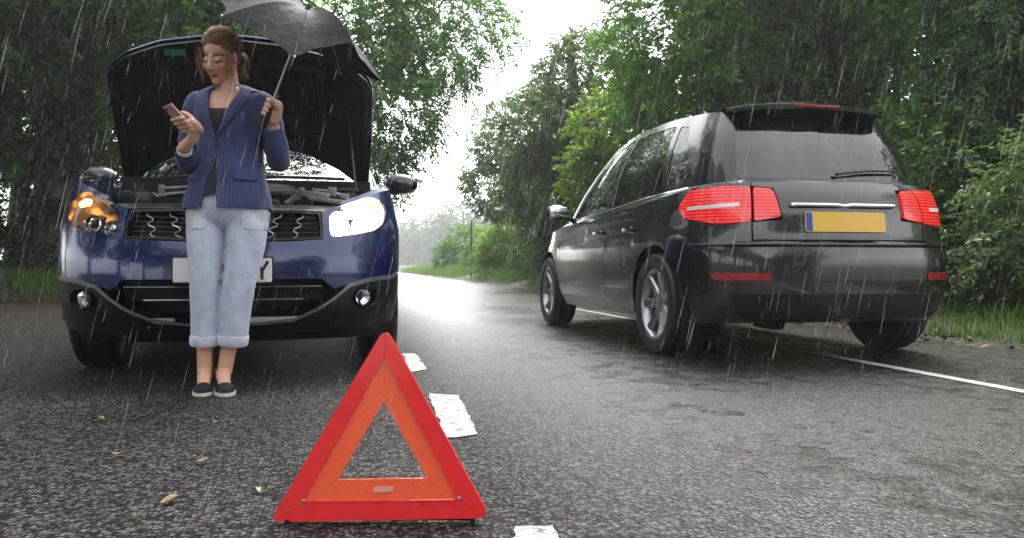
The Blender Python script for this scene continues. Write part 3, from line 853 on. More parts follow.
M['ink'] = pm('black_plate_letters', (.012, .012, .012), .4)
M['red_lens'] = pm('red_tail_lens', (.55, .012, .012), .12, coat=.6, emit=(1.0, .02, .02), es=.16)
def red_lens_material():
    m, n, l, b = nmat('red_tail_lens')
    tc = n.new('ShaderNodeTexCoord'); w = n.new('ShaderNodeTexWave'); w.bands_direction = 'Z'; w.inputs['Scale'].default_value = 17; w.inputs['Distortion'].default_value = .6; w.inputs['Detail'].default_value = 1
    l.new(tc.outputs['Object'], w.inputs['Vector'])
    r = n.new('ShaderNodeValToRGB'); r.color_ramp.elements[0].color = (.16, .003, .004, 1); r.color_ramp.elements[1].color = (.62, .016, .016, 1); l.new(w.outputs['Fac'], r.inputs[0])
    l.new(r.outputs[0], b.inputs['Base Color']); l.new(r.outputs[0], b.inputs['Emission Color']); b.inputs['Emission Strength'].default_value = .35
    b.inputs['Roughness'].default_value = .14; b.inputs['Coat Weight'].default_value = .7
    v = n.new('ShaderNodeTexVoronoi'); v.inputs['Scale'].default_value = 110; l.new(tc.outputs['Object'], v.inputs['Vector'])
    bp = n.new('ShaderNodeBump'); bp.inputs['Strength'].default_value = .3; bp.inputs['Distance'].default_value = .003; l.new(v.outputs['Distance'], bp.inputs['Height']); l.new(bp.outputs[0], b.inputs['Normal'])
    return m
M['red_lens'] = red_lens_material()
M['red_dim'] = pm('red_reflector', (.30, .01, .012), .2)
M['rib_grey'] = pm('satin_grille_rib', (.34, .35, .37), .3, .6)
M['lamp_bowl'] = pm('satin_lamp_bowl', (.10, .10, .105), .25, .3)
M['sticker'] = pm('green_sticker', (.02, .22, .16), .5)

class Shell:
    """a car's lower body: plan curve by arc position s, pushed in by a height profile"""
    def __init__(self, plan, front, side, rear, s_f, s_r):
        self.k = [p[0] for p in plan]; self.p = np.array([p[1:] for p in plan], float)
        self.front, self.side, self.rear = [np.array(q, float) for q in (front, side, rear)]
        self.sf, self.sr = s_f, s_r; self.S = self.k[-1]
    def plan(self, a): return hermite(self.k, self.p, a)
    def __call__(self, s, z):
        s = np.asarray(s, float); z = np.asarray(z, float)
        a = np.minimum(np.abs(s), self.S); sg = np.where(s < 0, -1., 1.)
        P = self.plan(a); T = self.plan(np.minimum(a + .004, self.S)) - self.plan(np.maximum(a - .004, 0))
        T /= np.linalg.norm(T, axis=-1, keepdims=True) + 1e-9
        sm = lambda t: np.clip(t, 0, 1)**2 * (3 - 2 * np.clip(t, 0, 1))
        wf = 1 - sm((a - self.sf[0]) / (self.sf[1] - self.sf[0])); wr = sm((a - self.sr[0]) / (self.sr[1] - self.sr[0]))
        o = (wf * np.interp(z, self.front[:, 0], self.front[:, 1]) + wr * np.interp(z, self.rear[:, 0], self.rear[:, 1])
             + (1 - wf - wr) * np.interp(z, self.side[:, 0], self.side[:, 1]))
        N = np.stack([T[..., 1], -T[..., 0]], -1)
        Q = P - N * o[..., None]
        return np.stack([np.maximum(Q[..., 0], 0) * sg, Q[..., 1], z], -1)
    def s_of_y(self, y):
        a = np.linspace(0, self.S, 2000); P = self.plan(a)
        return float(np.interp(y, P[:, 1], a))

def pix_to_shell(fmap, org, px, py, s, z):
    """the point of a shell that a pixel of the photograph looks at"""
    for _ in range(25):
        def pr(a, b):
            q = fmap(np.array([a]), np.array([b]))[0]; return np.array(proj((q[0] + org[0], q[1] + org[1], q[2] + org[2])))
        e = pr(s, z) - np.array([px, py])
        J = np.stack([(pr(s + 1e-3, z) - pr(s - 1e-3, z)) / 2e-3, (pr(s, z + 1e-3) - pr(s, z - 1e-3)) / 2e-3], 1)
        d = np.linalg.solve(J + np.eye(2) * 1e-3, e); d = np.clip(d, -.08, .08); s -= d[0]; z -= d[1]
        if abs(e).max() < .02: break
    return s, z

class House:
    """glasshouse between a belt ring and a roof ring"""
    def __init__(self, knots, belt, roof, bulge=.03):
        self.k = knots; self.b = np.array(belt, float); self.r = np.array(roof, float); self.bulge = bulge
    def __call__(self, s, t):
        s = np.asarray(s, float); t = np.asarray(t, float); a = np.abs(s); sg = np.where(s < 0, -1., 1.)
        B = hermite(self.k, self.b, a); Rr = hermite(self.k, self.r, a)
        P = B + (Rr - B) * t[..., None]
        B2 = hermite(self.k, self.b, np.minimum(a + .01, self.k[-1])) - hermite(self.k, self.b, np.maximum(a - .01, 0))
        B2 /= np.linalg.norm(B2, axis=-1, keepdims=True) + 1e-9
        N = np.stack([B2[..., 1], -B2[..., 0], 0 * a], -1)
        P = P + N * (self.bulge * np.sin(np.pi * np.clip(t, 0, 1)))[..., None]
        P[..., 0] = np.maximum(P[..., 0], 0) * sg
        return P
    def roof_cap(self, name, mat, parent, crown=.04, n=40, m=12, t=1.0):
        s = np.linspace(0, self.k[-1], n); E = self(s, np.full(n, t)); V = []; Fc = []
        for i in range(n):
            for j in range(m + 1):
                f = -1 + 2 * j / m
                V.append((E[i, 0] * f, E[i, 1], E[i, 2] + crown * (1 - f * f) * math.sin(math.pi * min(1, max(0, (i + .0) / (n - 1))))**.5))
        for i in range(n - 1):
            for j in range(m):
                a = i * (m + 1) + j; Fc.append((a, a + 1, a + m + 2, a + m + 1))
        return mk(name, V, Fc, mat, parent, True, 40)

def arc_bottom(s0, zc, r, z_bot, n=14):
    """points of a wheel arch from its front foot to its rear foot"""
    a0 = math.asin(max(-1, min(1, (z_bot - zc) / r)))
    return [(s0 - r * math.cos(a0 + (math.pi - 2 * a0) * k / n), zc + r * math.sin(a0 + (math.pi - 2 * a0) * k / n)) for k in range(n + 1)]

def shrink(poly, d):
    P = np.asarray(poly, float); n = len(P); out = []
    A = sum(P[i - 1][0] * P[i][1] - P[i][0] * P[i - 1][1] for i in range(n)); sg = 1 if A > 0 else -1
    for i in range(n):
        a, b, c = P[i - 1], P[i], P[(i + 1) % n]
        u = (b - a) / (np.linalg.norm(b - a) + 1e-9); v = (c - b) / (np.linalg.norm(c - b) + 1e-9)
        nn = np.array([-(u + v)[1], (u + v)[0]]) * sg; nn /= np.linalg.norm(nn) + 1e-9
        out.append(b + nn * d)
    return np.array(out)
mir = lambda poly: np.array([(-p[0], p[1]) for p in poly])[::-1]

def wheel(parent, x, y, r, side, spokes=5, width=.215, turn=0.0, twin=True):
    """side +1: outer face towards +x"""
    w = empty('wheel', (x, y, r), 0, parent)
    if turn: w.rotation_euler = (0, 0, turn)
    Mx = Matrix.Scale(side, 4, (1, 0, 0)); h = width / 2; rr = r * .68
    tyre = MB().lathe([(rr, -h * .8), (rr + .01, -h * .96), (r * .86, -h), (r * .95, -h * .95), (r * .985, -h * .80), (r * .985, -h * .52), (r * .97, -h * .5), (r * .97, -h * .44), (r, -h * .42), (r, -h * .04),
                       (r * .985, -h * .03), (r * .985, h * .03), (r, h * .04), (r, h * .42), (r * .97, h * .44), (r * .97, h * .5), (r * .985, h * .52), (r * .985, h * .80), (r * .95, h * .95), (r * .86, h), (rr + .01, h * .96), (rr, h * .8)], 48, Mx)
    tyre.build('tyre', M['rubber'], w, True, 30)
    rim = MB().lathe([(rr + .004, h * .8), (rr + .006, h * .88), (rr - .006, h * .9), (rr - .016, h * .78), (rr - .025, h * .3), (rr - .03, -h * .6), (rr, -h * .8)], 48, Mx)
    rim.lathe([(.0, h * .62), (.028, h * .62), (.045, h * .58), (.065, h * .5), (.07, h * .2)], 20, Mx)
    for k in range(spokes):
        for dq in ((-.16, .16) if twin else (0,)):
            a = 2 * math.pi * k / spokes + dq; a2 = 2 * math.pi * k / spokes + dq * .7
            wi = .020 if twin else .034
            V = []
            for (rad, hw, ax, th) in ((.05, wi * 1.1, h * .56, .03), (rr * .6, wi * .72, h * .62, .028), (rr - .014, wi * .95, h * .80, .03)):
                aa = a2 + (a - a2) * rad / rr
                c = Vector((0, math.cos(aa), math.sin(aa))) * rad; t = Vector((0, -math.sin(aa), math.cos(aa)))
                for q, d in ((-hw, 0), (-hw * .7, .0), (hw * .7, 0), (hw, 0)):
                    V.append(Mx @ (c + t * q + Vector((ax - (th * .5 if abs(q) == hw else 0), 0, 0))))
            Fc = []
            for i in range(2):
                for j in range(3): Fc.append((i * 4 + j, i * 4 + j + 1, i * 4 + j + 5, i * 4 + j + 4))
            rim.add(V, Fc)
    rim.build('rim', M['alloy'], w, True, 45)
    d = MB().lathe([(.0, h * .05), (.135, h * .05), (.15, h * .02), (.15, -.02 * h), (0, -.02 * h)], 28, Mx); d.build('brake_disc', M['steel'], w)
    b = MB().lathe([(0, -h * .3), (rr - .02, -h * .3)], 24, Mx); b.build('wheel_backing', M['dark'], w)
    return w

def seat_obj(parent, x, y, z, face):
    """face -1 looks towards -y"""
    b = MB(); b.box((x, y, z + .10), (.48, .48, .18), None, .05)
    rt = Matrix.Rotation(R(-14) * face * -1, 3, 'X'); b.box((x, y - face * .27, z + .46), (.46, .14, .62), rt, .05); b.box((x, y - face * .36, z + .88), (.26, .10, .18), rt, .04)
    return b.build('seat', M['seat'], parent)

def letter(name, strokes, org, ux, uz, size, th, mat, parent, out):
    """flat raised lettering from strokes in a unit box"""
    b = MB(); ux = Vector(ux); uz = Vector(uz); out = Vector(out)
    for (a, c) in strokes:
        A = Vector(org) + ux * a[0] * size[0] + uz * a[1] * size[1]; C = Vector(org) + ux * c[0] * size[0] + uz * c[1] * size[1]
        d = (C - A).normalized(); nrm = d.cross(out).normalized() * th / 2
        A2, C2 = A - d * th * .25, C + d * th * .25
        v = [A2 - nrm, A2 + nrm, C2 + nrm, C2 - nrm]; b.add(v + [p + out * .002 for p in v], [(4, 5, 6, 7), (0, 1, 5, 4), (1, 2, 6, 5), (2, 3, 7, 6), (3, 0, 4, 7)])
    return b.build(name, mat, parent, False)

# ------------------------------------------------------------------ the broken-down blue crossover
BO = (-.515, 3.87, 0.0)
blue = empty('parked_car', BO)
tag(blue, 'dark blue crossover car parked in the lay-by with bonnet raised and lamps lit', 'car')
SB = Shell([(0, 0, 0), (.2, .2, .006), (.4, .398, .034), (.55, .540, .086), (.68, .648, .160), (.80, .735, .245), (.95, .808, .375), (1.1, .838, .52), (1.3, .850, .72), (1.7, .852, 1.12), (2.6, .855, 2.0),
            (3.6, .85, 3.0), (4.2, .83, 3.6), (4.55, .78, 3.95), (4.8, .65, 4.15), (5.1, .38, 4.28), (5.5, 0, 4.32)],
           [(.15, .22), (.2, .15), (.27, .07), (.36, .02), (.5, 0), (.6, .005), (.68, .03), (.76, .065), (.85, .12), (.95, .24), (1.05, .40)],
           [(.15, .06), (.25, .03), (.4, .005), (.6, 0), (.75, .0), (.9, .03), (1.0, .06), (1.1, .10)],
           [(.15, .15), (.3, .03), (.5, 0), (.7, .03), (.9, .10), (1.1, .2)], (.5, 1.15), (4.1, 4.9))
def pb(px, py, s=.5, z=.7): return pix_to_shell(SB, BO, px, py, s, z)
head_px = [(328.5, 216), (330.5, 237), (356, 234.2), (374, 230.5), (383.5, 223), (386.3, 210.5), (382.8, 203.0), (373, 197.2), (361.6, 197), (347, 203.5), (336.5, 210.3)]
head_sz = rounded([pb(*p, .75, .8) for p in head_px], .03, 3)
crease = [pb(*p, .7, .5) for p in [(391.6, 275.6), (378, 277), (367, 279), (349, 284.5), (336, 296.5), (316, 310), (293.5, 320), (262, 324.2)]]
# run the crease on round the corner to the arch and to the middle
crease = [(crease[0][0] + .10, crease[0][1] + .012)] + crease
zc0 = crease[-1][1] - .002
lg_top = [pb(*p, .4, .5) for p in [(322, 279.5), (333.5, 288.5)]]
ax1 = SB.s_of_y(.93); ax2 = SB.s_of_y(3.55); WR = .345
arch1 = arc_bottom(ax1, WR, .405, .24); arch2 = arc_bottom(ax2, WR, .405, .24)
gr_in = .455
grille_top = .815; grille_bot = .683
# right half of the painted body, counter-clockwise from the middle of the lower grille's top edge
half = [(0, lg_top[0][1] + .006), (lg_top[0][0], lg_top[0][1] + .003), lg_top[1]]
half += [c for c in crease[::-1] if c[0] > lg_top[1][0] + .03]
half += [(arch1[0][0], max(arch1[0][1] + .20, crease[0][1] + .01))]
up1 = [p for p in arch1 if p[1] > half[-1][1] + .02 or p[0] > ax1]
half += up1 + arch2 + [(SB.S - .001, .26), (SB.S - .001, 1.08)]
half += [(ax2, 1.10), (3.0, 1.075), (2.2, 1.05), (1.55, 1.02), (1.2, .985), (.95, .945), (.80, .905), (.66, .868), (.52, .835), (gr_in + .02, grille_top + .005), (gr_in + .004, grille_bot + .0), (.30, grille_bot - .012), (0, grille_bot - .020)]
full = half + [(-p[0], p[1]) for p in half[::-1][1:-1]]
door1 = rounded([(ax1 + .47, .33), (2.42, .33), (2.42, 1.035), (1.78, 1.015), (ax1 + .36, .72)], .04)
door2 = rounded([(2.44, .33), (ax2 - .46, .33), (ax2 - .40, .72), (ax2 - .1, 1.06), (2.44, 1.035)], .04)
holes = [head_sz, mir(head_sz), door1, mir(door1), door2, mir(door2)]
patch('body', full, SB, M['blue_paint'], blue, holes, .035, .012)
for d in (door1, door2):
    for q in (d, mir(d)):
        do = patch('door', shrink(q, .004), SB, M['blue_paint'], blue, (), .06, .012)
        c = np.asarray(q); sgn = 1 if c[:, 0].mean() > 0 else -1; e = c[:, 0].max() if sgn > 0 else c[:, 0].min()
        p = SB(np.array([e - sgn * .14]), np.array([.93]))[0]
        MB().box((p[0] + sgn * .022, p[1], p[2]), (.02, .17, .028), None, .008).build('handle', M['blue_paint'], do)

# cladding below the crease, with lower grille opening and fog lamps
cl = [(0, zc0 - .008)] + crease[::-1]
clad_half = [(0, .235)] + [(.45, .232), (.8, .245), (1.0, .262), (arch1[0][0] - .005, .30)] + [(arch1[0][0] - .005, max(arch1[0][1] + .18, crease[0][1] - .01))] + [(c[0], c[1] - .006) for c in crease] + [(0, zc0 - .010)]
clad = clad_half + [(-p[0], p[1]) for p in clad_half[::-1][1:-1]]
fogc = pb(366, 297.5, .75, .4)
fog_hole = [(fogc[0] - .012 + .105 * math.cos(a), fogc[1] + .052 * math.sin(a)) for a in np.linspace(0, 2 * math.pi, 24, endpoint=False)]
patch('lower_bumper', clad, SB, M['trim'], blue, [fog_hole, mir(fog_hole)], .035, .02)
val = [(-.86, .19), (.86, .19), (.9, .258), (.45, .228), (0, .231), (-.45, .228), (-.9, .258)]
patch('valance', val, lambda s, z: SB(s, z) + np.array([0, .05, 0]), M['dark'], blue, (), .06, .01)
# sky highlight along the crease, built as a pale grey strip
led = [(c[0], c[1] + .004) for c in crease] + [(0, zc0 + .002)]
wd = [.012, .019, .021, .020, .017, .012, .011, .009, .006, .004]
ledp = [(a[0], a[1] + .001) for a in led] + [(a[0], a[1] - w) for a, w in zip(led[::-1], wd[::-1])]
M['crease_glint'] = paint_mat('grey_crease_highlight', (.20, .205, .22), .5, .3)
def SBout(d, fl=0):
    def f(s, z):
        e = 1e-3; P = SB(s, z); a = SB(s + e, z) - SB(s - e, z); b = SB(s, z + e) - SB(s, z - e)
        n = np.cross(a, b); n /= np.linalg.norm(n, axis=-1, keepdims=True) + 1e-12
        return P + n * d
    return f
for q in (ledp, mir(ledp)):
    patch('crease_highlight', q, SBout(.006), M['crease_glint'], blue, (), .02, .008)
# lower grille: dark recess with horizontal bars
lgh = [(0, zc0 + .004)] + [(c[0] - .004, c[1] + .004) for c in crease[::-1] if c[0] < lg_top[1][0] + .03 and c[0] > .2] + [(lg_top[1][0] - .006, lg_top[1][1] - .006), (lg_top[0][0] - .004, lg_top[0][1] - .006), (0, lg_top[0][1] - .003)]
lgf = lgh + [(-p[0], p[1]) for p in lgh[::-1][1:-1]]
lgo = patch('lower_grille', lgf, SBout(-.09), M['dark'], blue, (), .05)
for zz, wdt in ((.515, .50), (.452, .45), (.392, .36)):
    pts = [tuple(SBout(-.02)(np.array([s]), np.array([zz]))[0]) for s in np.linspace(-wdt, wdt, 21)]
    b = MB(); b.tube(pts, [.009] * 21, 6); b.build('bar', M['trim'], lgo)
    b = MB(); b.tube([(p[0], p[1] - .009, p[2] + .004) for p in pts], [.0026] * 21, 5); b.build('bright_edge', M['steel'], lgo)
# fog lamps
for sgn in (1, -1):
    c = SBout(-.03)(np.array([sgn * fogc[0]]), np.array([fogc[1]]))[0]; d = Vector(SBout(.1)(np.array([sgn * fogc[0]]), np.array([fogc[1]]))[0] - c).normalized()
    fl = empty('fog_lamp', (0, 0, 0), 0, blue)
    hole = fog_hole if sgn > 0 else mir(fog_hole)
    patch('bezel', hole, SBout(-.035), M['trim'], fl, (), .03)
    ax = (d + Vector((0, -1.0, 0)) * .8).normalized()
    rot = ax.to_track_quat('X', 'Z').to_matrix().to_4x4(); MT = Matrix.Translation(c) @ rot
    MB().lathe([(.044, .028), (.046, .02), (.046, -.02)], 24, MT).build('ring', M['trim'], fl)
    MB().lathe([(0, -.01), (.02, -.006), (.040, .012)], 24, MT).build('reflector', M['chrome'], fl)
    MB().lathe([(0, .026), (.02, .025), (.035, .022), (.042, .018)], 24, MT).build('lens', M['lens'], fl)

# headlamps
for sgn in (1, -1):
    q = head_sz if sgn > 0 else mir(head_sz); on = sgn > 0
    hl = empty('headlamp', (0, 0, 0), 0, blue)
    hl['label'] = 'headlamp shining bright white' if on else 'unlit headlamp with amber indicator glowing'
    patch('bucket', shrink(q, .002), SBout(-.075), M['lamp_glow'] if on else M['lamp_bowl'], hl, (), .03)
    V, T = cdt(shrink(q, .001), (), .03)
    # side wall of the bucket
    o = dens(np.asarray(q), .02); A = SBout(-.001)(o[:, 0], o[:, 1]); B = SBout(-.08)(o[:, 0], o[:, 1]); n_ = len(o)
    mk('bucket_wall', np.vstack([A, B]), [(i, i + n_, (i + 1) % n_ + n_, (i + 1) % n_) for i in range(n_)], M['lamp_glow'] if on else M['lamp_bowl'], hl)
    cen = np.asarray(q).mean(0)
    def lampdisc(name, px, py, r, dep, mat, rim=None):
        s_, z_ = pb(px, py, .8, .8); c = Vector(SBout(dep)(np.array([sgn * s_]), np.array([z_]))[0])
        ax = Vector((sgn * .25, -1, .05)).normalized(); MT = Matrix.Translation(c) @ ax.to_track_quat('X', 'Z').to_matrix().to_4x4()
        MB().lathe([(0, r * .55), (r * .4, r * .5), (r * .75, r * .3), (r * .95, .0)], 24, MT).build(name, mat, hl)
        MB().lathe([(r * .95, -.01), (r * 1.0, .012), (r * 1.25, .014), (r * 1.3, -.02)], 28, MT).build('bezel_ring', M['lamp_glow'] if on else M['chrome'], hl)
    lampdisc('projector', 366, 221, .034, -.06, M['bulb'] if on else M['lens'])
    lampdisc('high_beam', 344, 224, .030, -.065, M['lamp_on'] if on else M['chrome'])
    ind = rounded([pb(*p, .8, .85) for p in ([(367, 200.6), (375, 203), (381.5, 208.5), (379.8, 203.6), (372, 199.0)] if on else [(368, 205.0), (380.5, 208.0), (381.5, 204.5), (374, 200.2), (367, 200.2)])], .012, 3)
    ind = ind if sgn > 0 else mir(ind)
    patch('indicator', ind, SBout(-.03), M['amber'] if on else M['amber_on'], hl, (), .02, .01)
    patch('lens', shrink(q, .003), SBout(.003), M['lens'], hl, (), .03)
# upper grille: dark recess, fine horizontal bars, two bright zig-zag ribs either side
gq = [(-gr_in, grille_bot), (0, grille_bot - .018), (gr_in, grille_bot), (gr_in + .01, grille_top), (0, grille_top + .012), (-gr_in - .01, grille_top)]
gro = patch('grille', gq, SBout(-.07), M['dark'], blue, (), .05)
fr_out = rounded(gq, .015, 3); fr_in = rounded(shrink(gq, .013), .012, 3)
patch('frame', fr_out, SBout(.003), M['trim'], gro, [fr_in], .03, .03)
for k in range(5):
    zz = grille_bot + .018 + k * .0245
    pts = [tuple(SBout(-.025)(np.array([s]), np.array([zz - .012 * (1 - abs(s) / gr_in)]))[0]) for s in np.linspace(-gr_in + .01, gr_in - .01, 25)]
    b = MB(); b.tube(pts, [.0045] * 25, 6); b.build('bar', M['trim'], gro)
for sgn in (1, -1):
    for s0 in (.20, .315):
        pts = []
        for k in range(11):
            zz = grille_bot + .010 + k * .0118; s = s0 + .030 * k / 10 * 1.6 + (.013 if k % 4 in (1, 2) else -.013)
            pts.append(tuple(SBout(-.012)(np.array([sgn * s]), np.array([zz - .004]))[0]))
        b = MB(); b.tube(pts, [.0032] * 11, 6); b.build('zigzag_rib', M['rib_grey'], gro, True, 20)
# number plate
pl = [pb(*p, .2, .55) for p in [(272, 281.5), (272, 258.3)]]
zc_, zt_ = pl[0][1], pl[1][1]; hw = (pl[0][0] + pl[1][0]) / 2
npo = patch('number_plate', rounded([(-hw, zc_), (hw, zc_), (hw, zt_), (-hw, zt_)], .008, 3), SBout(.014), M['white_plate'], blue, (), .04, .006)
patch('plate_holder', rounded([(-hw - .008, zc_ - .008), (hw + .008, zc_ - .008), (hw + .008, zt_ + .008), (-hw - .008, zt_ + .008)], .01, 3), SBout(.007), M['trim'], npo, (), .04, .008)
yb = SBout(.0145)(np.array([hw - .068]), np.array([(zc_ + zt_) / 2 - .039]))[0]; ye = SBout(.0145)(np.array([hw - .02]), np.array([(zc_ + zt_) / 2 - .039]))[0]
letter('letter_y', [((0, 1), (.5, .47)), ((1, 1), (.5, .47)), ((.5, .5), (.5, 0))], (yb[0], yb[1], yb[2]), Vector(ye - yb).normalized(), (0, 0, 1), (.050, .079), .013, M['ink'], npo, (0, -1, 0))
# slam panel and engine bay
sl = []
pl_s = np.linspace(-.62, .62, 31); A = SBout(-.005)(pl_s, np.full(31, grille_top + .012)); V = []
for i in range(31): V += [(A[i, 0], A[i, 1], A[i, 2]), (A[i, 0], A[i, 1] + .05, A[i, 2] + .028), (A[i, 0], A[i, 1] + .15, A[i, 2] + .022), (A[i, 0], A[i, 1] + .17, A[i, 2] - .08)]
mk('slam_panel', V, [(i * 4 + j, (i + 1) * 4 + j, (i + 1) * 4 + j + 1, i * 4 + j + 1) for i in range(30) for j in range(3)], M['trim'], blue)
b = MB()
b.box((0, .70, .55), (1.30, .85, .50), None, .04); b.build('engine_block', M['dark'], blue)
b = MB(); b.box((-.05, .62, .85), (.56, .40, .10), None, .03); b.box((-.05, .62, .905), (.40, .26, .03), None, .01); b.build('engine_cover', M['trim'], blue)
b = MB(); b.box((.50, .68, .86), (.24, .30, .20), None, .02); b.box((.50, .68, .965), (.25, .31, .02), None, .006); b.build('battery_box', M['trim'], blue)
b = MB()
for (x, y, z, dx, dy, dz) in ((.40, .44, .925, .15, .05, .035), (.485, .46, .945, .045, .04, .05), (.33, .46, .945, .03, .03, .04), (.43, .52, .955, .10, .03, .018), (.55, .50, .925, .05, .06, .03), (.46, .40, .895, .20, .035, .024)):
    b.box((x, y, z), (dx, dy, dz), Matrix.Rotation(.25 * x, 3, 'Y'), .006)
b.tube([(.30, .50, .90), (.36, .47, .935), (.44, .45, .95), (.52, .47, .935), (.58, .52, .91)], .008, 8)
b.build('intake_bracket', M['engine_grey'], blue)
b = MB(); b.tube([(-.36, .42, .915), (-.33, .44, .945), (-.22, .43, .955), (-.18, .46, .93)], .009, 8); b.tube([(-.37, .40, .90), (-.30, .40, .915), (-.2, .41, .925)], .008, 8)
b.box((-.345, .41, .93), (.03, .03, .06), None, .006); b.box((-.19, .42, .945), (.05, .04, .025), None, .006); b.build('coolant_pipe', M['engine_grey'], blue)
b = MB(); b.lathe([(0, .05), (.03, .05), (.032, .0)], 18, Matrix.Translation((-.48, .56, .93)) @ Matrix.Rotation(-math.pi / 2, 4, 'Y')); b.box((-.48, .58, .88), (.17, .2, .12), None, .03); b.build('coolant_tank', M['trim'], blue)
b = MB(); b.tube([(.25, .35, .86), (.3, .6, .93), (.2, .85, .96), (0, .9, .97)], .02, 8); b.tube([(-.55, .7, .92), (-.3, .85, .96), (.1, .95, .98), (.5, .9, .97)], .016, 8); b.build('hoses', M['rubber'], blue)
for sgn in (1, -1):
    b = MB(); b.box((sgn * .70, .92, .72), (.03, .60, .40)); b.build('inner_wing', M['dark'], blue)
    b = MB(); b.lathe([(0, .03), (.05, .03), (.075, .0), (.09, -.06)], 20, Matrix.Translation((sgn * .58, .93, .93)) @ Matrix.Rotation(-math.pi / 2, 4, 'Y')); b.build('suspension_top', M['trim'], blue)
MB().box((0, 1.14, .78), (1.42, .03, .58)).build('bulkhead', M['dark'], blue)
# glasshouse
HB = House([0, .72, 1.2, 2.2, 3.3, 3.9, 4.6],
           [(0, 1.14, 1.055), (.71, 1.42, 1.045), (.79, 1.75, 1.04), (.83, 2.7, 1.07), (.80, 3.6, 1.10), (.60, 4.05, 1.10), (0, 4.18, 1.09)],
           [(0, 2.02, 1.545), (.54, 2.16, 1.53), (.60, 2.40, 1.555), (.625, 2.9, 1.575), (.60, 3.45, 1.55), (.50, 3.72, 1.53), (0, 3.82, 1.535)], .035)
ws = rounded([(-.665, .02), (.665, .02), (.655, .96), (-.655, .96)], .05)
w1 = rounded([(.95, .10), (1.78, .08), (1.78, .90), (1.20, .88), (1.05, .60)], .05)
w2 = rounded([(1.86, .08), (2.85, .10), (2.85, .90), (1.86, .90)], .05)
w3 = rounded([(2.95, .14), (3.40, .20), (3.30, .82), (2.95, .88)], .05)
rw = rounded([(3.95, .10), (4.59, .10), (4.59, .92), (3.98, .92)], .03)
patch('pillars', [(-4.599, 0), (4.599, 0), (4.599, 1), (-4.599, 1)], HB, M['blue_paint'], blue, [ws, w1, mir(w1), w2, mir(w2), w3, mir(w3), rw, mir(rw)], .06, .015)
patch('windscreen', shrink(ws, -.01), HB, M['glass_green'], blue, (), .06, off=-.004)
for q in (w1, w2, w3):
    for e in (q, mir(q)): patch('side_window', shrink(e, -.008), HB, M['glass_green'], blue, (), .08, off=-.004)
for e in (rw, mir(rw)): patch('rear_window', shrink(e, -.008), HB, M['glass_green'], blue, (), .08, off=-.004)
HB.roof_cap('roof', M['blue_paint'], blue, .05)
# scuttle panel, wings' upper edge, floor, dash
V = []; ss = np.linspace(-.74, .74, 31)
E = HB(ss, np.full(31, .03)); 
for i in range(31): V += [(E[i, 0] * 1.0, E[i, 1] - .16, E[i, 2] - .075), (E[i, 0], E[i, 1] - .12, E[i, 2] - .025), (E[i, 0], E[i, 1] - .02, E[i, 2] - .010), (E[i, 0], E[i, 1] + .03, E[i, 2] + .004)]
mk('scuttle_panel', V, [(i * 4 + j, (i + 1) * 4 + j, (i + 1) * 4 + j + 1, i * 4 + j + 1) for i in range(30) for j in range(3)], M['trim'], blue)
def top_join(shell, house, s0, s1, h0, h1, zf, mat, parent, n=60):
    """shoulder surface between the lower body's top edge and the belt ring"""
    for sgn in (1, -1):
        a = np.linspace(s0, s1, n); A = shell(a * sgn, zf(a)); B = house(np.linspace(h0, h1, n) * sgn, np.zeros(n))
        V = []
        for i in range(n):
            for j in range(5):
                t = j / 4; p = A[i] * (1 - t) + B[i] * t; p = p + np.array([0, 0, .012 * math.sin(math.pi * t)]); V.append(p)
        Fc = [(i * 5 + j, (i + 1) * 5 + j, (i + 1) * 5 + j + 1, i * 5 + j + 1) for i in range(n - 1) for j in range(4)]
        if sgn < 0: Fc = [f[::-1] for f in Fc]
        mk('shoulder', V, Fc, mat, parent)
tp = np.array([p for p in half[::-1] if p[1] > .95 and p[0] > .9]); tp = tp[np.argsort(tp[:, 0])]
zf_b = lambda a: np.interp(a, tp[:, 0], tp[:, 1])
top_join(SB, HB, SB.s_of_y(1.45), SB.S - .001, .74, 4.599, zf_b, M['blue_paint'], blue)
# front wing tops beside the bonnet opening
for sgn in (1, -1):
    a = np.linspace(.66, SB.s_of_y(1.45), 26); hz = np.array([p for p in half[::-1] if p[1] > .8 and p[0] > .4]); hz = hz[np.argsort(hz[:, 0])]
    A = SB(a * sgn, np.interp(a, hz[:, 0], hz[:, 1])); V = []
    for i in range(26):
        x0 = abs(A[i, 0]); xin = min(x0 - .02, .735); V += [A[i], (sgn * (x0 * .5 + xin * .5), A[i, 1] + .01, A[i, 2] + .018), (sgn * xin, A[i, 1] + .015, A[i, 2] + .016), (sgn * (xin - .012), A[i, 1] + .015, A[i, 2] - (.10 if A[i, 1] > .55 else .0))]
    Fc = [(i * 4 + j, (i + 1) * 4 + j, (i + 1) * 4 + j + 1, i * 4 + j + 1) for i in range(25) for j in range(3)]
    if sgn < 0: Fc = [f[::-1] for f in Fc]
    mk('front_wing_top', V, Fc, M['blue_paint'], blue)
MB().box((0, 2.55, .30), (1.55, 3.1, .06)).build('floor_pan', M['dark'], blue)
b = MB(); b.box((0, 1.55, .93), (1.36, .42, .20), None, .07); b.build('dashboard', M['dark'], blue)
for x in (-.36, .36): seat_obj(blue, x, 2.3, .42, -1)
b = MB()
for k in range(1): b.lathe([(.17, .016), (.186, 0), (.17, -.016), (.154, 0)], 28, Matrix.Translation((-.36, 1.80, .98)) @ Matrix.Rotation(R(25), 4, 'X') @ Matrix.Rotation(math.pi / 2, 4, 'Z'), True)
b.box((-.36, 1.80, .98), (.30, .03, .05)); b.build('steering_wheel', M['dark'], blue)
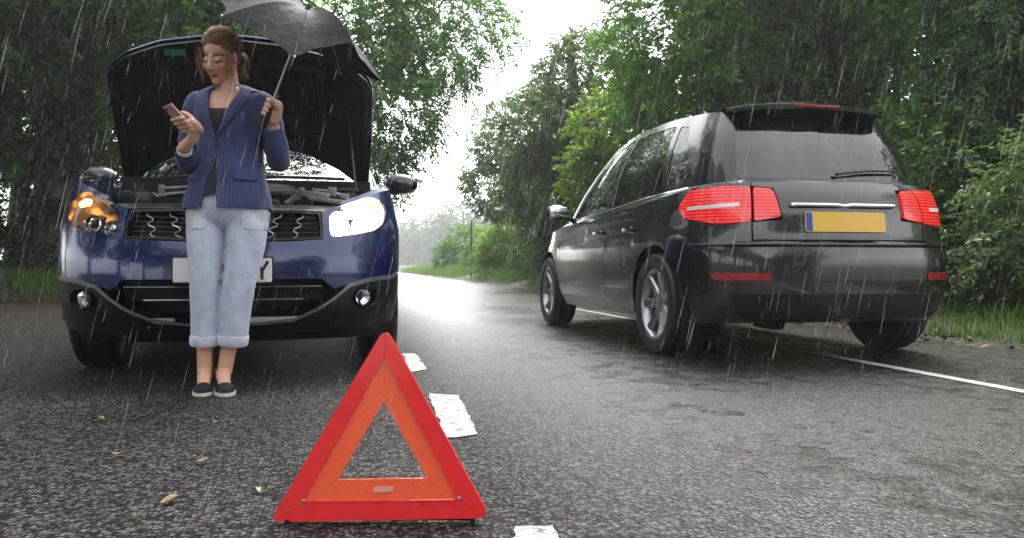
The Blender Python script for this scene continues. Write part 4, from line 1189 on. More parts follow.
# wipers
for (s0, s1, t1) in ((-.10, .52, .10), (-.60, .02, .10)):
    wp = empty('wiper', (0, 0, 0), 0, blue)
    pts = [tuple(HB(np.array([s0 + (s1 - s0) * k / 8]), np.array([.03 + (t1 - .03) * math.sin(k / 8 * 1.2)]))[0] + np.array([0, -.025, .018])) for k in range(9)]
    b = MB(); b.tube(pts, [.007] * 9, 6); b.build('arm', M['trim'], wp)
    b = MB(); b.tube([(p[0], p[1] + .008, p[2] - .008) for p in pts[2:]], [.005] * 7, 5); b.build('blade', M['rubber'], wp)
# bonnet, hinged at the scuttle and propped open
HY, HZ, HANG = 1.26, .97, R(55)
def bon(q, p, off=0.0):
    """q across, p from hinge to nose; closed it lies flat, then it is turned up about the hinge"""
    q = np.asarray(q, float); p = np.asarray(p, float)
    z = .045 * (1 - (q / .75)**2) - .10 * np.clip(p - .72, 0, 1)**2 / .09 * .6 + off
    y = -p
    yy = y * math.cos(HANG) + z * math.sin(HANG); zz = -y * math.sin(HANG) + z * math.cos(HANG)
    return np.stack([q, HY + yy, HZ + zz], -1)
bo = [(-.70, .06), (-.52, .20), (-.35, .285), (-.18, .33), (0, .345), (.18, .33), (.35, .285), (.52, .20), (.70, .06), (.715, .35), (.715, .74), (.69, .80), (.60, .88), (.42, .955), (.2, .995), (0, 1.008), (-.2, .995), (-.42, .955), (-.60, .88), (-.69, .80), (-.715, .74), (-.715, .35)]
bon_o = patch('bonnet', rounded(bo, .03, 3), lambda q, p: bon(q, p, .02), M['blue_paint'], blue, (), .05, .012)
inner = shrink(bo, .012)
patch('bonnet_lining', rounded(inner, .03, 3), lambda q, p: bon(q, p, .0), M['liner'], bon_o, (), .05, .008, flip=True)
rim_ = rounded(shrink(bo, .01), .03, 3); rim2 = rounded(shrink(bo, .055), .03, 3)
patch('inner_rib', rim_, lambda q, p: bon(q, p, -.012), M['trim'], bon_o, [rim2], .04, .012, flip=True)
for q0, q1 in ((-.45, -.05), (.05, .45)):
    w_ = rounded([(q0, .42), (q1, .42), (q1 * .95, .86), (q0 * .95, .86)], .06, 4)
    patch('inner_rib', w_, lambda q, p: bon(q, p, -.008), M['trim'], bon_o, [rounded(shrink(w_, .035), .04, 2)], .04, .01, flip=True)
patch('sticker', [(-.395, .885), (-.29, .885), (-.29, .925), (-.395, .925)], lambda q, p: bon(q, p, -.024), M['sticker'], bon_o, (), .03, .002, flip=True)
b = MB(); b.tube([(.62, .55, .88), (.60, .72, 1.12), tuple(bon(np.array([.58]), np.array([.52]), -.01)[0])], .006, 6); b.build('bonnet_stay', M['trim'], blue)
# mirrors
for sgn in (1, -1):
    m_ = empty('wing_mirror', (sgn * .87, 1.50, 1.06), 0, blue)
    b = MB(); b.ell((sgn * .06, .0, .04), (.108, .065, .066), 20, 12, Matrix.Rotation(sgn * R(6), 3, 'Y')); b.build('shell', M['black_paint'], m_)
    b = MB(); b.box((sgn * .06, .06, .035), (.18, .02, .10), None, .01); b.build('glass', M['chrome'], m_)
    b = MB(); b.tube([(sgn * -.10, .03, -.03), (sgn * -.02, .02, -.005), (sgn * .04, 0, .0)], [.03, .026, .03], 8); b.build('arm', M['trim'], m_)
# wheels, arches, tail
for sgn in (1, -1):
    for y in (.93, 3.55):
        wheel(blue, sgn * .735, y, WR, sgn)
        a = np.linspace(-.15, math.pi + .15, 20); V = []
        for t in a: V += [(sgn * .835, y - .40 * math.cos(t), WR + .40 * math.sin(t)), (sgn * .50, y - .40 * math.cos(t), WR + .40 * math.sin(t))]
        mk('arch_liner', V, [(2 * i, 2 * i + 1, 2 * i + 3, 2 * i + 2) for i in range(19)], M['dark'], blue)
MB().tube([(-.72, .93, WR), (.72, .93, WR)], .04, 8).build('front_axle', M['dark'], blue)
MB().tube([(-.72, 3.55, WR), (.72, 3.55, WR)], .05, 8).build('rear_axle', M['dark'], blue)
for sgn in (1, -1):
    q = rounded([(4.55, .86), (4.95, .88), (4.95, 1.03), (4.5, 1.05)], .02)
    patch('tail_lamp', q if sgn > 0 else mir(q), SBout(.006), M['red_dim'], blue, (), .04, .01)
# ------------------------------------------------------------------ the passing dark hatchback (rear towards us)
KO = (2.80, 3.92, 0.0)
hatch = empty('passing_car', KO)
tag(hatch, 'black hatchback driving away past the parked car with red tail lamps', 'car')
SK = Shell([(0, 0, 0), (.3, .3, .014), (.55, .54, .058), (.7, .67, .125), (.82, .765, .21), (.95, .825, .335), (1.1, .86, .49), (1.5, .88, .89), (2.4, .885, 1.79), (3.3, .88, 2.69), (3.9, .86, 3.29),
            (4.3, .80, 3.66), (4.6, .66, 3.92), (4.9, .38, 4.13), (5.3, 0, 4.20)],
           [(.15, .16), (.2, .12), (.28, .05), (.36, .015), (.45, .0), (.60, .0), (.655, .008), (.675, .03), (.69, .07), (.72, .085), (.86, .10), (.95, .135), (1.02, .185), (1.08, .24)],
           [(.15, .08), (.22, .05), (.32, .02), (.5, .004), (.64, 0), (.73, .004), (.76, .018), (.9, .035), (1.0, .065), (1.08, .1)],
           [(.15, .15), (.3, .03), (.5, 0), (.65, .02), (.8, .10), (.95, .25), (1.05, .4)], (.5, 1.05), (3.9, 4.7))
def SKout(d):
    def f(s, z):
        e = 1e-3; P = SK(s, z); a = SK(s + e, z) - SK(s - e, z); b = SK(s, z + e) - SK(s, z - e)
        n = np.cross(a, b); n /= np.linalg.norm(n, axis=-1, keepdims=True) + 1e-12
        return P + n * d
    return f
KR = .318; ka1 = SK.s_of_y(.78); ka2 = SK.s_of_y(3.36)
ar1 = arc_bottom(ka1, KR, .372, .22); ar2 = arc_bottom(ka2, KR, .372, .22)
khalf = [(0, .24), (.5, .235), (.8, .235)] + ar1 + ar2 + [(4.6, .22), (SK.S - .001, .22), (SK.S - .001, .78), (4.5, .80), (4.0, .86), (3.5, .90), (2.7, .925), (1.9, .95), (1.3, .985), (.9, 1.02), (.6, 1.035), (0, 1.035)]
kfull = khalf + [(-p[0], p[1]) for p in khalf[::-1][1:-1]]
# tail lamp wraps the corner; the inner piece sits on the tailgate
tl_out = rounded([(.60, .80), (.80, .785), (1.04, .83), (1.10, .90), (1.02, .995), (.80, 1.005), (.60, 1.0)], .03)
tl_in = rounded([(.40, .825), (.585, .80), (.585, 1.0), (.43, .985)], .025)
gate = [(-.59, .70), (.59, .70), (.592, .80), (.39, .815), (.42, .995), (.592, 1.008), (.592, 1.034), (-.592, 1.034), (-.592, 1.008), (-.42, .995), (-.39, .815), (-.592, .80)]
gate_hole = [(-.60, .694), (.60, .694), (.60, 1.030), (-.60, 1.030)]
kd1 = rounded([(ka1 + .46, .30), (2.32, .30), (2.32, .925), (1.50, .955), (ka1 + .36, .70)], .04)
kd2 = rounded([(2.335, .30), (ka2 - .44, .30), (ka2 - .38, .86), (2.335, .92)], .04)
kholes = [tl_out, mir(tl_out), kd1, mir(kd1), kd2, mir(kd2), gate_hole]
bump_top = .688
patch('body', kfull, SK, M['black_paint'], hatch, kholes, .035, .012)
tg = patch('tailgate', shrink(gate, .003), SK, M['black_paint'], hatch, (), .035, .012)
for d in (kd1, kd2):
    for q in (d, mir(d)):
        do = patch('door', shrink(q, .0035), SK, M['black_paint'], hatch, (), .06, .012)
        c = np.asarray(q); sgn = 1 if c[:, 0].mean() > 0 else -1; e = (c[:, 0].min() if sgn > 0 else c[:, 0].max()) + sgn * (.30 if d is kd1 else .13)
        p = SK(np.array([e]), np.array([.80]))[0]
        MB().box((p[0] + sgn * .020, p[1], p[2]), (.022, .18, .028), None, .008).build('handle', M['black_paint'], do)
for q in (tl_out, mir(tl_out)):
    t_ = patch('tail_lamp', shrink(q, .003), SKout(.012), M['red_lens'], hatch, (), .03, .02)
    c = np.asarray(q).mean(0)
    st_ = rounded([(c[0] - .16, .872), (c[0] + .17, .884), (c[0] + .17, .905), (c[0] - .16, .893)], .006, 2)
    patch('clear_strip', st_, SKout(.0145), M['lamp_glow2'] if 'lamp_glow2' in M else M['white_plate'], t_, (), .03, .004)
for q in (tl_in, mir(tl_in)):
    patch('tail_lamp', shrink(q, .003), SKout(.012), M['red_lens'], hatch, (), .03, .02)
# rear plate on the tailgate, blue band at its left end
npk = patch('number_plate', rounded([(-.26, .745), (.26, .745), (.26, .857), (-.26, .857)], .008, 3), SKout(.012), M['yellow_plate'], tg, (), .05, .006)
patch('blue_band', [(-.255, .75), (-.215, .75), (-.215, .852), (-.255, .852)], SKout(.0135), M['plate_blue'], hatch, (), .03, .002)
pts = [tuple(SKout(.014)(np.array([s]), np.array([.893]))[0]) for s in np.linspace(-.34, .34, 15)]
MB().tube(pts, [.012] * 15, 8).build('boot_handle', M['chrome'], hatch)
# bumper: bright upper lip, dark lower insert with reflectors, diffuser
lip = [tuple(SKout(.004)(np.array([s]), np.array([.672]))[0]) for s in np.linspace(-1.0, 1.0, 41)]
MB().tube(lip, [.010] * 41, 8).build('bumper_lip', M['black_paint'], hatch)
ins = rounded([(-.66, .26), (.66, .26), (.74, .40), (-.74, .40)], .03)
patch('bumper_insert', ins, SKout(.006), M['trim'], hatch, (), .05, .01)
for q in ([(.50, .475), (.80, .475), (.83, .515), (.50, .515)],):
    for e in (q, mir(q)): patch('reflector', rounded(e, .01), SKout(.006), M['red_dim'], hatch, (), .04, .008)
MB().lathe([(.030, -.01), (.033, -.012), (.033, .22), (.028, .22), (.028, -.008)], 18, Matrix.Translation((-.45, .04, .235)) @ Matrix.Rotation(math.pi / 2, 4, 'Z')).build('exhaust_pipe', M['trim'], hatch)
HK = House([0, .6, 1.1, 2.0, 2.9, 3.5, 4.3],
           [(0, .215, 1.03), (.60, .295, 1.03), (.755, .70, 1.005), (.815, 1.6, .965), (.80, 2.5, .93), (.72, 3.1, .93), (0, 3.36, .97)],
           [(0, .50, 1.505), (.50, .545, 1.490), (.555, .90, 1.525), (.585, 1.6, 1.545), (.56, 2.1, 1.525), (.52, 2.36, 1.495), (0, 2.26, 1.520)], .035)
kr = rounded([(-.56, .06), (.56, .06), (.53, .93), (-.53, .93)], .06)
kq = rounded([(.93, .16), (1.22, .13), (1.22, .88), (1.06, .84)], .04)
kw1 = rounded([(1.29, .09), (2.12, .06), (2.12, .91), (1.29, .90)], .04)
kw2 = rounded([(2.20, .06), (3.18, .06), (3.02, .60), (2.86, .91), (2.20, .91)], .04)
kf = rounded([(3.56, .04), (4.299, .04), (4.299, .95), (3.58, .95)], .03)
patch('pillars', [(-4.3, 0), (4.3, 0), (4.3, 1), (-4.3, 1)], HK, M['black_paint'], hatch, [kr, kq, mir(kq), kw1, mir(kw1), kw2, mir(kw2), kf, mir(kf)], .06, .015)
rwk = patch('rear_window', shrink(kr, -.01), HK, M['glass_dark'], hatch, (), .06, off=-.004)
for q in (kq, kw1, kw2):
    for e in (q, mir(q)): patch('side_window', shrink(e, -.008), HK, M['glass_dark'], hatch, (), .08, off=-.004)
for e in (kf, mir(kf)): patch('windscreen', shrink(e, -.006), HK, M['glass_green'], hatch, (), .08, off=-.004)
HK.roof_cap('roof', M['black_paint'], hatch, .045)
# reflection along the side windows' lower edge, built as a chrome line
for sgn in (1, -1):
    pts = [tuple(HK(np.array([sgn * s]), np.array([.02]))[0] + np.array([sgn * .010, 0, 0])) for s in np.linspace(.95, 3.3, 30)]
    MB().tube(pts, [.008] * 30, 6).build('waist_reflection', M['chrome'], hatch)
# roof spoiler with high brake lamp
V = []; ss = np.linspace(-.62, .62, 25)
for s in ss:
    e = HK(np.array([s]), np.array([1.0]))[0]; c = 1 - (s / .62)**2
    V += [(e[0] * 1.02, e[1] + .16, e[2] + .045 * c + .008), (e[0] * 1.03, e[1] - .02, e[2] + .040 * c + .012), (e[0] * 1.02, e[1] - .13, e[2] + .026 * c - .004), (e[0] * 1.0, e[1] - .125, e[2] + .020 * c - .026), (e[0] * .98, e[1] - .01, e[2] - .012)]
mk('spoiler', V, [(i * 5 + j, (i + 1) * 5 + j, (i + 1) * 5 + j + 1, i * 5 + j + 1) for i in range(24) for j in range(4)], M['black_paint'], hatch)
MB().box((0, .375, 1.512), (.30, .012, .014), None, .003).build('high_brake_lamp', M['red_dim'], hatch)
# rear wiper
wp = empty('rear_wiper', (0, 0, 0), 0, hatch)
pts = [tuple(HK(np.array([.02 + .40 * k / 6]), np.array([.10 + .06 * math.sin(k / 6 * 2)]))[0] + np.array([0, -.022, .008])) for k in range(7)]
MB().tube(pts, [.010, .008, .007, .006, .006, .005, .004], 6).build('arm', M['trim'], wp)
MB().tube([(p[0], p[1] + .008, p[2]) for p in pts[2:]], [.005] * 5, 5).build('blade', M['rubber'], wp)
tpk = np.array([p for p in khalf if p[1] > .77 and p[0] > -.1 and p not in ar1 and p not in ar2]); tpk = tpk[np.argsort(tpk[:, 0])]
top_join(SK, HK, 0.0, SK.s_of_y(3.15), 0.0, 3.5, lambda a: np.interp(a, tpk[:, 0], tpk[:, 1]), M['black_paint'], hatch)
# bonnet
V = []; n_ = 30; a = np.linspace(SK.s_of_y(3.10), SK.S - .001, n_); A = SK(a, np.interp(a, tpk[:, 0], tpk[:, 1])); h_ = HK(np.linspace(3.45, 4.3, n_), np.zeros(n_))
for i in range(n_):
    t = i / (n_ - 1)
    for j in range(11):
        f = -1 + 2 * j / 10; V.append((A[i, 0] * f, A[i, 1], A[i, 2] + .10 * (1 - f * f) * (1 - t)**.5))
mk('bonnet', V, [(i * 11 + j, i * 11 + j + 1, (i + 1) * 11 + j + 1, (i + 1) * 11 + j) for i in range(n_ - 1) for j in range(10)], M['black_paint'], hatch)
MB().box((0, 2.0, .27), (1.6, 3.2, .06)).build('floor_pan', M['dark'], hatch)
MB().box((0, .40, .52), (1.40, .35, .5), None, .05).build('boot_trim', M['dark'], hatch)
b = MB(); b.box((0, 1.10, .50), (1.30, .5, .2), None, .05); b.box((0, .82, .80), (1.30, .14, .55), Matrix.Rotation(R(12), 3, 'X'), .05)
for x in (-.38, 0, .38): b.box((x, .76, 1.13), (.24, .09, .16), None, .04)
b.build('rear_bench', M['seat'], hatch)
for x in (-.36, .36): seat_obj(hatch, x, 2.0, .36, 1)
MB().box((0, 2.95, .84), (1.35, .45, .2), None, .06).build('dashboard', M['dark'], hatch)
for sgn in (1, -1):
    m_ = empty('wing_mirror', (sgn * .88, 2.72, .97), 0, hatch)
    MB().ell((sgn * .08, 0, .04), (.105, .06, .066), 18, 12).build('shell', M['black_paint'], m_)
    MB().box((sgn * .08, -.05, .04), (.16, .02, .09), None, .01).build('glass', M['chrome'], m_)
    MB().tube([(sgn * -.09, .02, -.03), (sgn * .0, .01, 0), (sgn * .05, 0, .02)], [.024, .02, .022], 8).build('arm', M['trim'], m_)
    for y in (.78, 3.36):
        wheel(hatch, sgn * .775, y, KR, sgn, 7, .21, twin=False)
        a = np.linspace(-.2, math.pi + .2, 20); V = []
        for t in a: V += [(sgn * .86, y - .366 * math.cos(t), KR + .366 * math.sin(t)), (sgn * .52, y - .366 * math.cos(t), KR + .366 * math.sin(t))]
        mk('arch_liner', V, [(2 * i, 2 * i + 1, 2 * i + 3, 2 * i + 2) for i in range(19)], M['dark'], hatch)
MB().tube([(-.7, .78, KR), (.7, .78, KR)], .05, 8).build('rear_axle', M['dark'], hatch)
MB().tube([(-.7, 3.36, KR), (.7, 3.36, KR)], .04, 8).build('front_axle', M['dark'], hatch)
# ------------------------------------------------------------------ the woman leaning on the car
D0 = 3.57; PX0 = 214.0
pw = at(PX0, HORIZON, D0)
def Lp(px, py, y=0.0):
    """pixel -> figure's own axes (x right, y away from the lens, z up), at depth D0 + y"""
    d = D0 + y
    return Vector(((px - PCX) / F * d - (PX0 - PCX) / F * D0, y, CAMH - (py - HORIZON) / F * d))
person = empty('person', (pw.x, pw.y, 0), -YAW)
tag(person, 'woman in pinstriped navy blazer and pale rolled jeans leaning on the blue car', 'person')

def remesh(mb, voxel, smooth=4, fac=.5):
    """joins overlapping closed shapes into one continuous surface; returns verts, quads"""
    me = bpy.data.meshes.new('tmp'); me.from_pydata([tuple(v) for v in mb.v], [], mb.f); me.update()
    o = bpy.data.objects.new('tmp', me); COL.objects.link(o)
    m = o.modifiers.new('r', 'REMESH'); m.mode = 'VOXEL'; m.voxel_size = voxel; m.adaptivity = 0
    s = o.modifiers.new('s', 'SMOOTH'); s.iterations = smooth; s.factor = fac
    dg = bpy.context.evaluated_depsgraph_get(); dg.update()
    e = o.evaluated_get(dg); r = e.to_mesh()
    n = len(r.vertices); co = np.empty(n * 3, np.float32); r.vertices.foreach_get('co', co)
    nr = np.empty(n * 3, np.float32); r.vertices.foreach_get('normal', nr)
    fc = [tuple(p.vertices) for p in r.polygons]
    e.to_mesh_clear(); bpy.data.objects.remove(o); bpy.data.meshes.remove(me)
    return co.reshape(-1, 3).astype(float), nr.reshape(-1, 3).astype(float), fc

def fbm(P, f, seed=0.0):
    f = np.asarray(f, float)
    return np.array([noise.noise(Vector((p[0] * f[0] + seed, p[1] * f[1], p[2] * f[2]))) for p in P])

def capsule(mb, pts, rad, n=12):
    """tapered limb with round ends"""
    pts = [Vector(p) for p in pts]
    d0 = (pts[0] - pts[1]).normalized(); d1 = (pts[-1] - pts[-2]).normalized(); r0, r1 = rad[0], rad[-1]
    P = [pts[0] + d0 * r0 * k for k in (.95, .7, .35)] + pts + [pts[-1] + d1 * r1 * k for k in (.35, .7, .95)]
    Rr = [r0 * .3, r0 * .72, r0 * .94] + list(rad) + [r1 * .94, r1 * .72, r1 * .3]
    mb.tube(P, Rr, n)

def spl(pts, rad, n):
    k = list(range(len(pts))); s = np.linspace(0, len(pts) - 1, n)
    return [Vector(p) for p in hermite(k, [tuple(p) for p in pts], s)], list(hermite(k, np.array(rad, float)[:, None], s)[:, 0])

# ---- torso levels: (pixel centre x, pixel y, half width in px, front depth, back depth)
LV = [(226, 209, 43, .120, .120), (227.5, 192, 40.5, .118, .118), (229, 172, 35, .110, .105), (230, 151, 32, .104, .096), (231, 136, 33, .112, .095), (232, 120, 35.5, .122, .098),
      (232, 108, 37, .112, .098), (232, 100, 38, .092, .090), (232, 95.5, 35, .074, .082), (231.5, 92, 27, .064, .074), (231, 89, 17, .056, .062)]
def lv(py):
    k = [-l[1] for l in LV]; return hermite(k, [l for l in LV], -np.asarray(py, float))
LEAN = lambda py: .035 * np.clip((207 - np.asarray(py, float)) / 110, 0, 1)      # she leans back a little
def tor(al, py, inset=0.0):
    """point of the torso at angle al (0 = front, + to picture right) and pixel height py"""
    al = np.asarray(al, float); q = lv(py); yc = LEAN(py)
    d = D0 + yc; sc = d / F
    a = q[..., 2] * sc - inset; b = np.where(np.cos(al) > 0, q[..., 3], q[..., 4]) - inset
    ca, sa = np.cos(al), np.sin(al)
    e = .86
    x = np.sign(sa) * np.abs(sa)**e * a; y = -np.sign(ca) * np.abs(ca)**e * b
    X = (q[..., 0] - PCX) * sc - (PX0 - PCX) / F * D0
    return np.stack([X + x, yc + y, CAMH - (np.asarray(py, float) - HORIZON) * sc], -1)

# ---- joints
shL, shR = Lp(199, 103, .03), Lp(264, 104, .03)
elL, elR = Lp(190, 163, .05), Lp(279, 161, .03)
wrL = Lp(184.5, 147, -.17); wrR = Lp(273.0, 122, -.085)
hipL, hipR = Lp(207, 214, .01), Lp(247, 214, .01)
knL, knR = Lp(206, 285, -.03), Lp(239.5, 285, -.03)
anL, anR = Lp(204.5, 372, .015), Lp(224.5, 371, .015)

M['skin'] = None
def skin_material():
    m, n, l, b = nmat('skin')
    a = n.new('ShaderNodeVertexColor'); a.layer_name = 'tint'
    tc = n.new('ShaderNodeTexCoord'); t = n.new('ShaderNodeTexNoise'); t.inputs['Scale'].default_value = 38; t.inputs['Detail'].default_value = 5
    l.new(tc.outputs['Object'], t.inputs['Vector'])
    mx = n.new('ShaderNodeMix'); mx.data_type = 'RGBA'; mx.blend_type = 'MULTIPLY'; mx.inputs[0].default_value = .18
    l.new(a.outputs['Color'], mx.inputs[6]); l.new(t.outputs['Color'], mx.inputs[7])
    l.new(mx.outputs[2], b.inputs['Base Color'])
    b.inputs['Roughness'].default_value = .42; b.inputs['Subsurface Weight'].default_value = .12
    b.inputs['Subsurface Radius'].default_value = (.010, .004, .002); b.inputs['Subsurface Scale'].default_value = .6
    bp = n.new('ShaderNodeBump'); bp.inputs['Strength'].default_value = .12; bp.inputs['Distance'].default_value = .002
    l.new(t.outputs['Fac'], bp.inputs['Height']); l.new(bp.outputs[0], b.inputs['Normal'])
    return m
M['skin'] = skin_material()

# ---- head frame
HS = .93
HC = Lp(220.5, 58.5, -.005)
HR = (Matrix.Rotation(R(-14), 3, 'Z') @ Matrix.Rotation(R(27), 3, 'X') @ Matrix.Rotation(R(5), 3, 'Y'))
def hd(x, y, z): return HC + HR @ (Vector((x, y, z)) * HS)

body = MB()
# trunk
rings = 26; pys = np.linspace(206, 89, rings); nph = 28; V = []
for py in pys:
    q = tor(np.linspace(0, 2 * np.pi, nph, endpoint=False), np.full(nph, min(py, 209)), .016 + .03 * max(0, (py - 180) / 26))
    if py > 209: q[:, 2] -= (py - 209) / 224
    V += [tuple(p) for p in q]
Fc = [(i * nph + (k + 1) % nph, i * nph + k, (i + 1) * nph + k, (i + 1) * nph + (k + 1) % nph) for i in range(rings - 1) for k in range(nph)]
Fc += [tuple(range(nph)), tuple((rings - 1) * nph + k for k in range(nph))[::-1]]
Fc = [f[::-1] for f in Fc]
body.add(V, Fc)
# neck
capsule(body, [Lp(231, 101, .045), Lp(229, 90, .035), hd(.0, .028, -.055), hd(0, .02, -.01)], [.060, .049, .047, .050], 16)
for sx in (-1, 1):     # collar bones and neck cords
    capsule(body, [Lp(232 + sx * 3, 102, -.035), Lp(232 + sx * 24, 99, .0)], [.011, .012], 8)
    capsule(body, [hd(sx * .045, .03, -.045), Lp(231 + sx * 3, 101, -.03)], [.014, .011], 8)
# head
body.ell(hd(0, .022, .037), [c * HS for c in (.074, .094, .086)], 28, 18, HR)
body.ell(hd(0, -.022, -.022), [c * HS for c in (.061, .070, .082)], 24, 16, HR)
body.ell(hd(0, -.030, -.066), [c * HS for c in (.047, .052, .044)], 20, 12, HR)
body.ell(hd(0, -.070, -.092), [c * HS for c in (.021, .020, .018)], 16, 10, HR)
for sx in (-1, 1):
    body.ell(hd(sx * .036, -.058, -.022), [c * HS for c in (.024, .022, .022)], 16, 10, HR)
    body.ell(hd(sx * .030, -.0685, .008), [c * HS for c in (.0155, .0115, .0105)], 16, 10, HR)
    body.ell(hd(sx * .072, .012, -.002), [c * HS for c in (.008, .019, .031)], 14, 10, HR @ Matrix.Rotation(sx * R(18), 3, 'Z'))
    body.ell(hd(sx * .0095, -.096, -.030), [c * HS for c in (.0085, .010, .007)], 10, 8, HR)
capsule(body, [hd(0, -.075, .026), hd(0, -.089, .002), hd(0, -.104, -.020)], [.0095 * HS, .0095 * HS, .0110 * HS], 10)
body.ell(hd(0, -.0905, -.0545), [c * HS for c in (.020, .0095, .0052)], 14, 8, HR)
body.ell(hd(0, -.0865, -.0635), [c * HS for c in (.0155, .0095, .0058)], 14, 8, HR)
# arms
for a, b_, c in ((shL, elL, wrL), (shR, elR, wrR)):
    capsule(body, [a, a.lerp(b_, .5), b_], [.046, .040, .035], 14); capsule(body, [b_, b_.lerp(c, .35), c], [.036, .036, .0255], 14)
# legs and feet
for h_, k_, a_ in ((hipL, knL, anL), (hipR, knR, anR)):
    capsule(body, [h_, h_.lerp(k_, .5), k_], [.075, .068, .052], 16)
    capsule(body, [k_, k_.lerp(a_, .35) + Vector((0, .015, 0)), k_.lerp(a_, .75), a_], [.050, .050, .0345, .0325], 16)
FEET = [(Lp(205, 265, .05), Lp(202.0, 265, -.175)), (Lp(222, 265, .05), Lp(226.0, 265, -.175))]
for (hl_, to_), a_ in zip(FEET, (anL, anR)):
    hl_ = Vector((hl_.x, hl_.y, 0)); to_ = Vector((to_.x, to_.y, 0)); dv = to_ - hl_
    f = lambda t, z: hl_ + dv * t + Vector((0, 0, z))
    capsule(body, [a_, f(.17, .060), f(.10, .035)], [.031, .032, .026], 12)
    capsule(body, [f(.20, .075), f(.38, .060), f(.55, .043), f(.75, .028), f(.90, .020)], [.031, .030, .026, .020, .012], 12)
    capsule(body, [f(.40, .030), f(.70, .026), f(.88, .020)], [.030, .032, .018], 12)

# ---- right-hand side fist round the umbrella shaft
grip = Lp(270.5, 108, -.135); apex = Lp(307, 12, -.20); sax = (apex - grip).normalized()
handle_end = grip - sax * .095
def frame_of(ax, ref):
    u = (ref - ax * ref.dot(ax)).normalized(); return u, ax.cross(u)
fu, fv = frame_of(sax, Vector((.75, .66, 0)))          # palm side of the shaft: to the right and behind
def around(t, ang, r): return grip + sax * t + (fu * math.cos(ang) + fv * math.sin(ang)) * r
body.ell(around(-.004, .0, .034), (.019, .030, .043), 16, 12, Matrix((fu, fv, sax)).transposed())
capsule(body, [wrR, wrR.lerp(around(-.04, .0, .032), .6), around(-.012, 0, .034)], [.0245, .026, .026], 12)
for i, (t, ln) in enumerate(((.030, 1.0), (.0105, 1.05), (-.009, 1.0), (-.028, .9))):
    pts = [around(t, .35, .036)] + [around(t - .001 * k, .75 + k * .62 * ln, .0255 - .0012 * k) for k in range(1, 6)]
    capsule(body, pts, [.0105, .0100, .0096, .0092, .0088, .0080], 10)
capsule(body, [around(.002, -.55, .036), around(.022, -1.15, .031), around(.036, -1.75, .026), around(.040, -2.25, .0245)], [.0135, .0115, .0105, .0090], 10)

# ---- left-hand side hand under the phone
pc = Lp(179.5, 118.5, -.25)
e1 = Vector((.070, .070, -.095)).normalized(); e2 = Vector((.052, -.041, .008)); e2 = (e2 - e1 * e2.dot(e1)).normalized(); e3 = e1.cross(e2)
if e3.y > 0: e3 = -e3                                    # back of the phone, towards the lens
def ph(a, b, c): return pc + e1 * a + e2 * b + e3 * c
palm = ph(.040, .040, -.004)
body.ell(palm + e1 * .018, (.042, .018, .036), 16, 12, Matrix((e1, e3, e2)).transposed())
capsule(body, [wrL, wrL.lerp(palm + e1 * .045, .6), palm + e1 * .02], [.0245, .025, .024], 12)
for i, t in enumerate((-.006, .0145, .035, .054)):
    ln = (1.0, 1.06, 1.0, .82)[i]
    pts = [ph(t + .008, .044, .012), ph(t + .002, .030, .017), ph(t, .008 * (2 - ln), .016), ph(t - .002, -.016 * ln, .0145), ph(t - .003, -.034 * ln, .010)]
    capsule(body, pts, [.0100, .0096, .0090, .0084, .0074], 10)
capsule(body, [ph(.045, .046, -.010), ph(.022, .044, -.018), ph(.0, .034, -.018), ph(-.012, .020, -.0155)], [.0130, .0115, .0100, .0085], 10)

P, N, FC = remesh(body, .0036, 3, .45)
# sockets beside the nose, lids, then colour by place
Hinv = HR.inverted(); hl = np.array((P - np.array(HC)) @ np.array(HR)) / HS
near = (np.abs(hl) < .16).all(1)
fd = np.array(HR @ Vector((0, 1, 0)))
for sx in (-1, 1):
    g = np.exp(-(((hl[:, 0] - sx * .017) / .009)**2 + ((hl[:, 2] - .012) / .012)**2)) * (hl[:, 1] < -.04) * near
    P += fd * (g * .006)[:, None]
    g = np.exp(-(((hl[:, 0] - sx * .030) / .018)**2 + ((hl[:, 2] - .0215) / .0045)**2)) * (hl[:, 1] < -.04) * near
    P += fd * (g * .004)[:, None]
skin = np.tile(np.array([.74, .43, .30]), (len(P), 1))
def tint(mask, col):
    m = np.clip(mask, 0, 1)[:, None]; skin[:] = skin * (1 - m) + np.array(col) * m
fr = near & (hl[:, 1] < -.03)
tint(fr * np.exp(-(((np.abs(hl[:, 0]) - .040) / .020)**2 + ((hl[:, 2] + .025) / .022)**2)) * .45, (.60, .25, .20))
tint(fr * np.clip(2.2 * np.exp(-((hl[:, 0] / .021)**4 + ((hl[:, 2] + .0595) / .0098)**4)), 0, 1) * (hl[:, 1] < -.078) * .85, (.40, .11, .10))
tint(fr * np.exp(-((hl[:, 0] / .020)**4 + ((hl[:, 2] + .0594) / .0018)**2)) * .8, (.14, .03, .03))
ax_ = np.abs(hl[:, 0])
tint(fr * np.clip(2 * np.exp(-(((ax_ - .030) / .021)**4 + ((hl[:, 2] - .0325 + 14 * (ax_ - .027)**2) / .0048)**2)), 0, 1) * .85, (.085, .045, .028))
tint(fr * np.clip(2 * np.exp(-(((ax_ - .030) / .0165)**4 + ((hl[:, 2] - .0 - 10 * (ax_ - .030)**2) / .0036)**2)), 0, 1) * .95, (.030, .018, .014))
tint(fr * np.exp(-(((ax_ - .030) / .018)**2 + ((hl[:, 2] - .012) / .010)**2)) * .35, (.36, .19, .15))
mk('body', P, FC, M['skin'], person, True, 0, {'tint': skin})

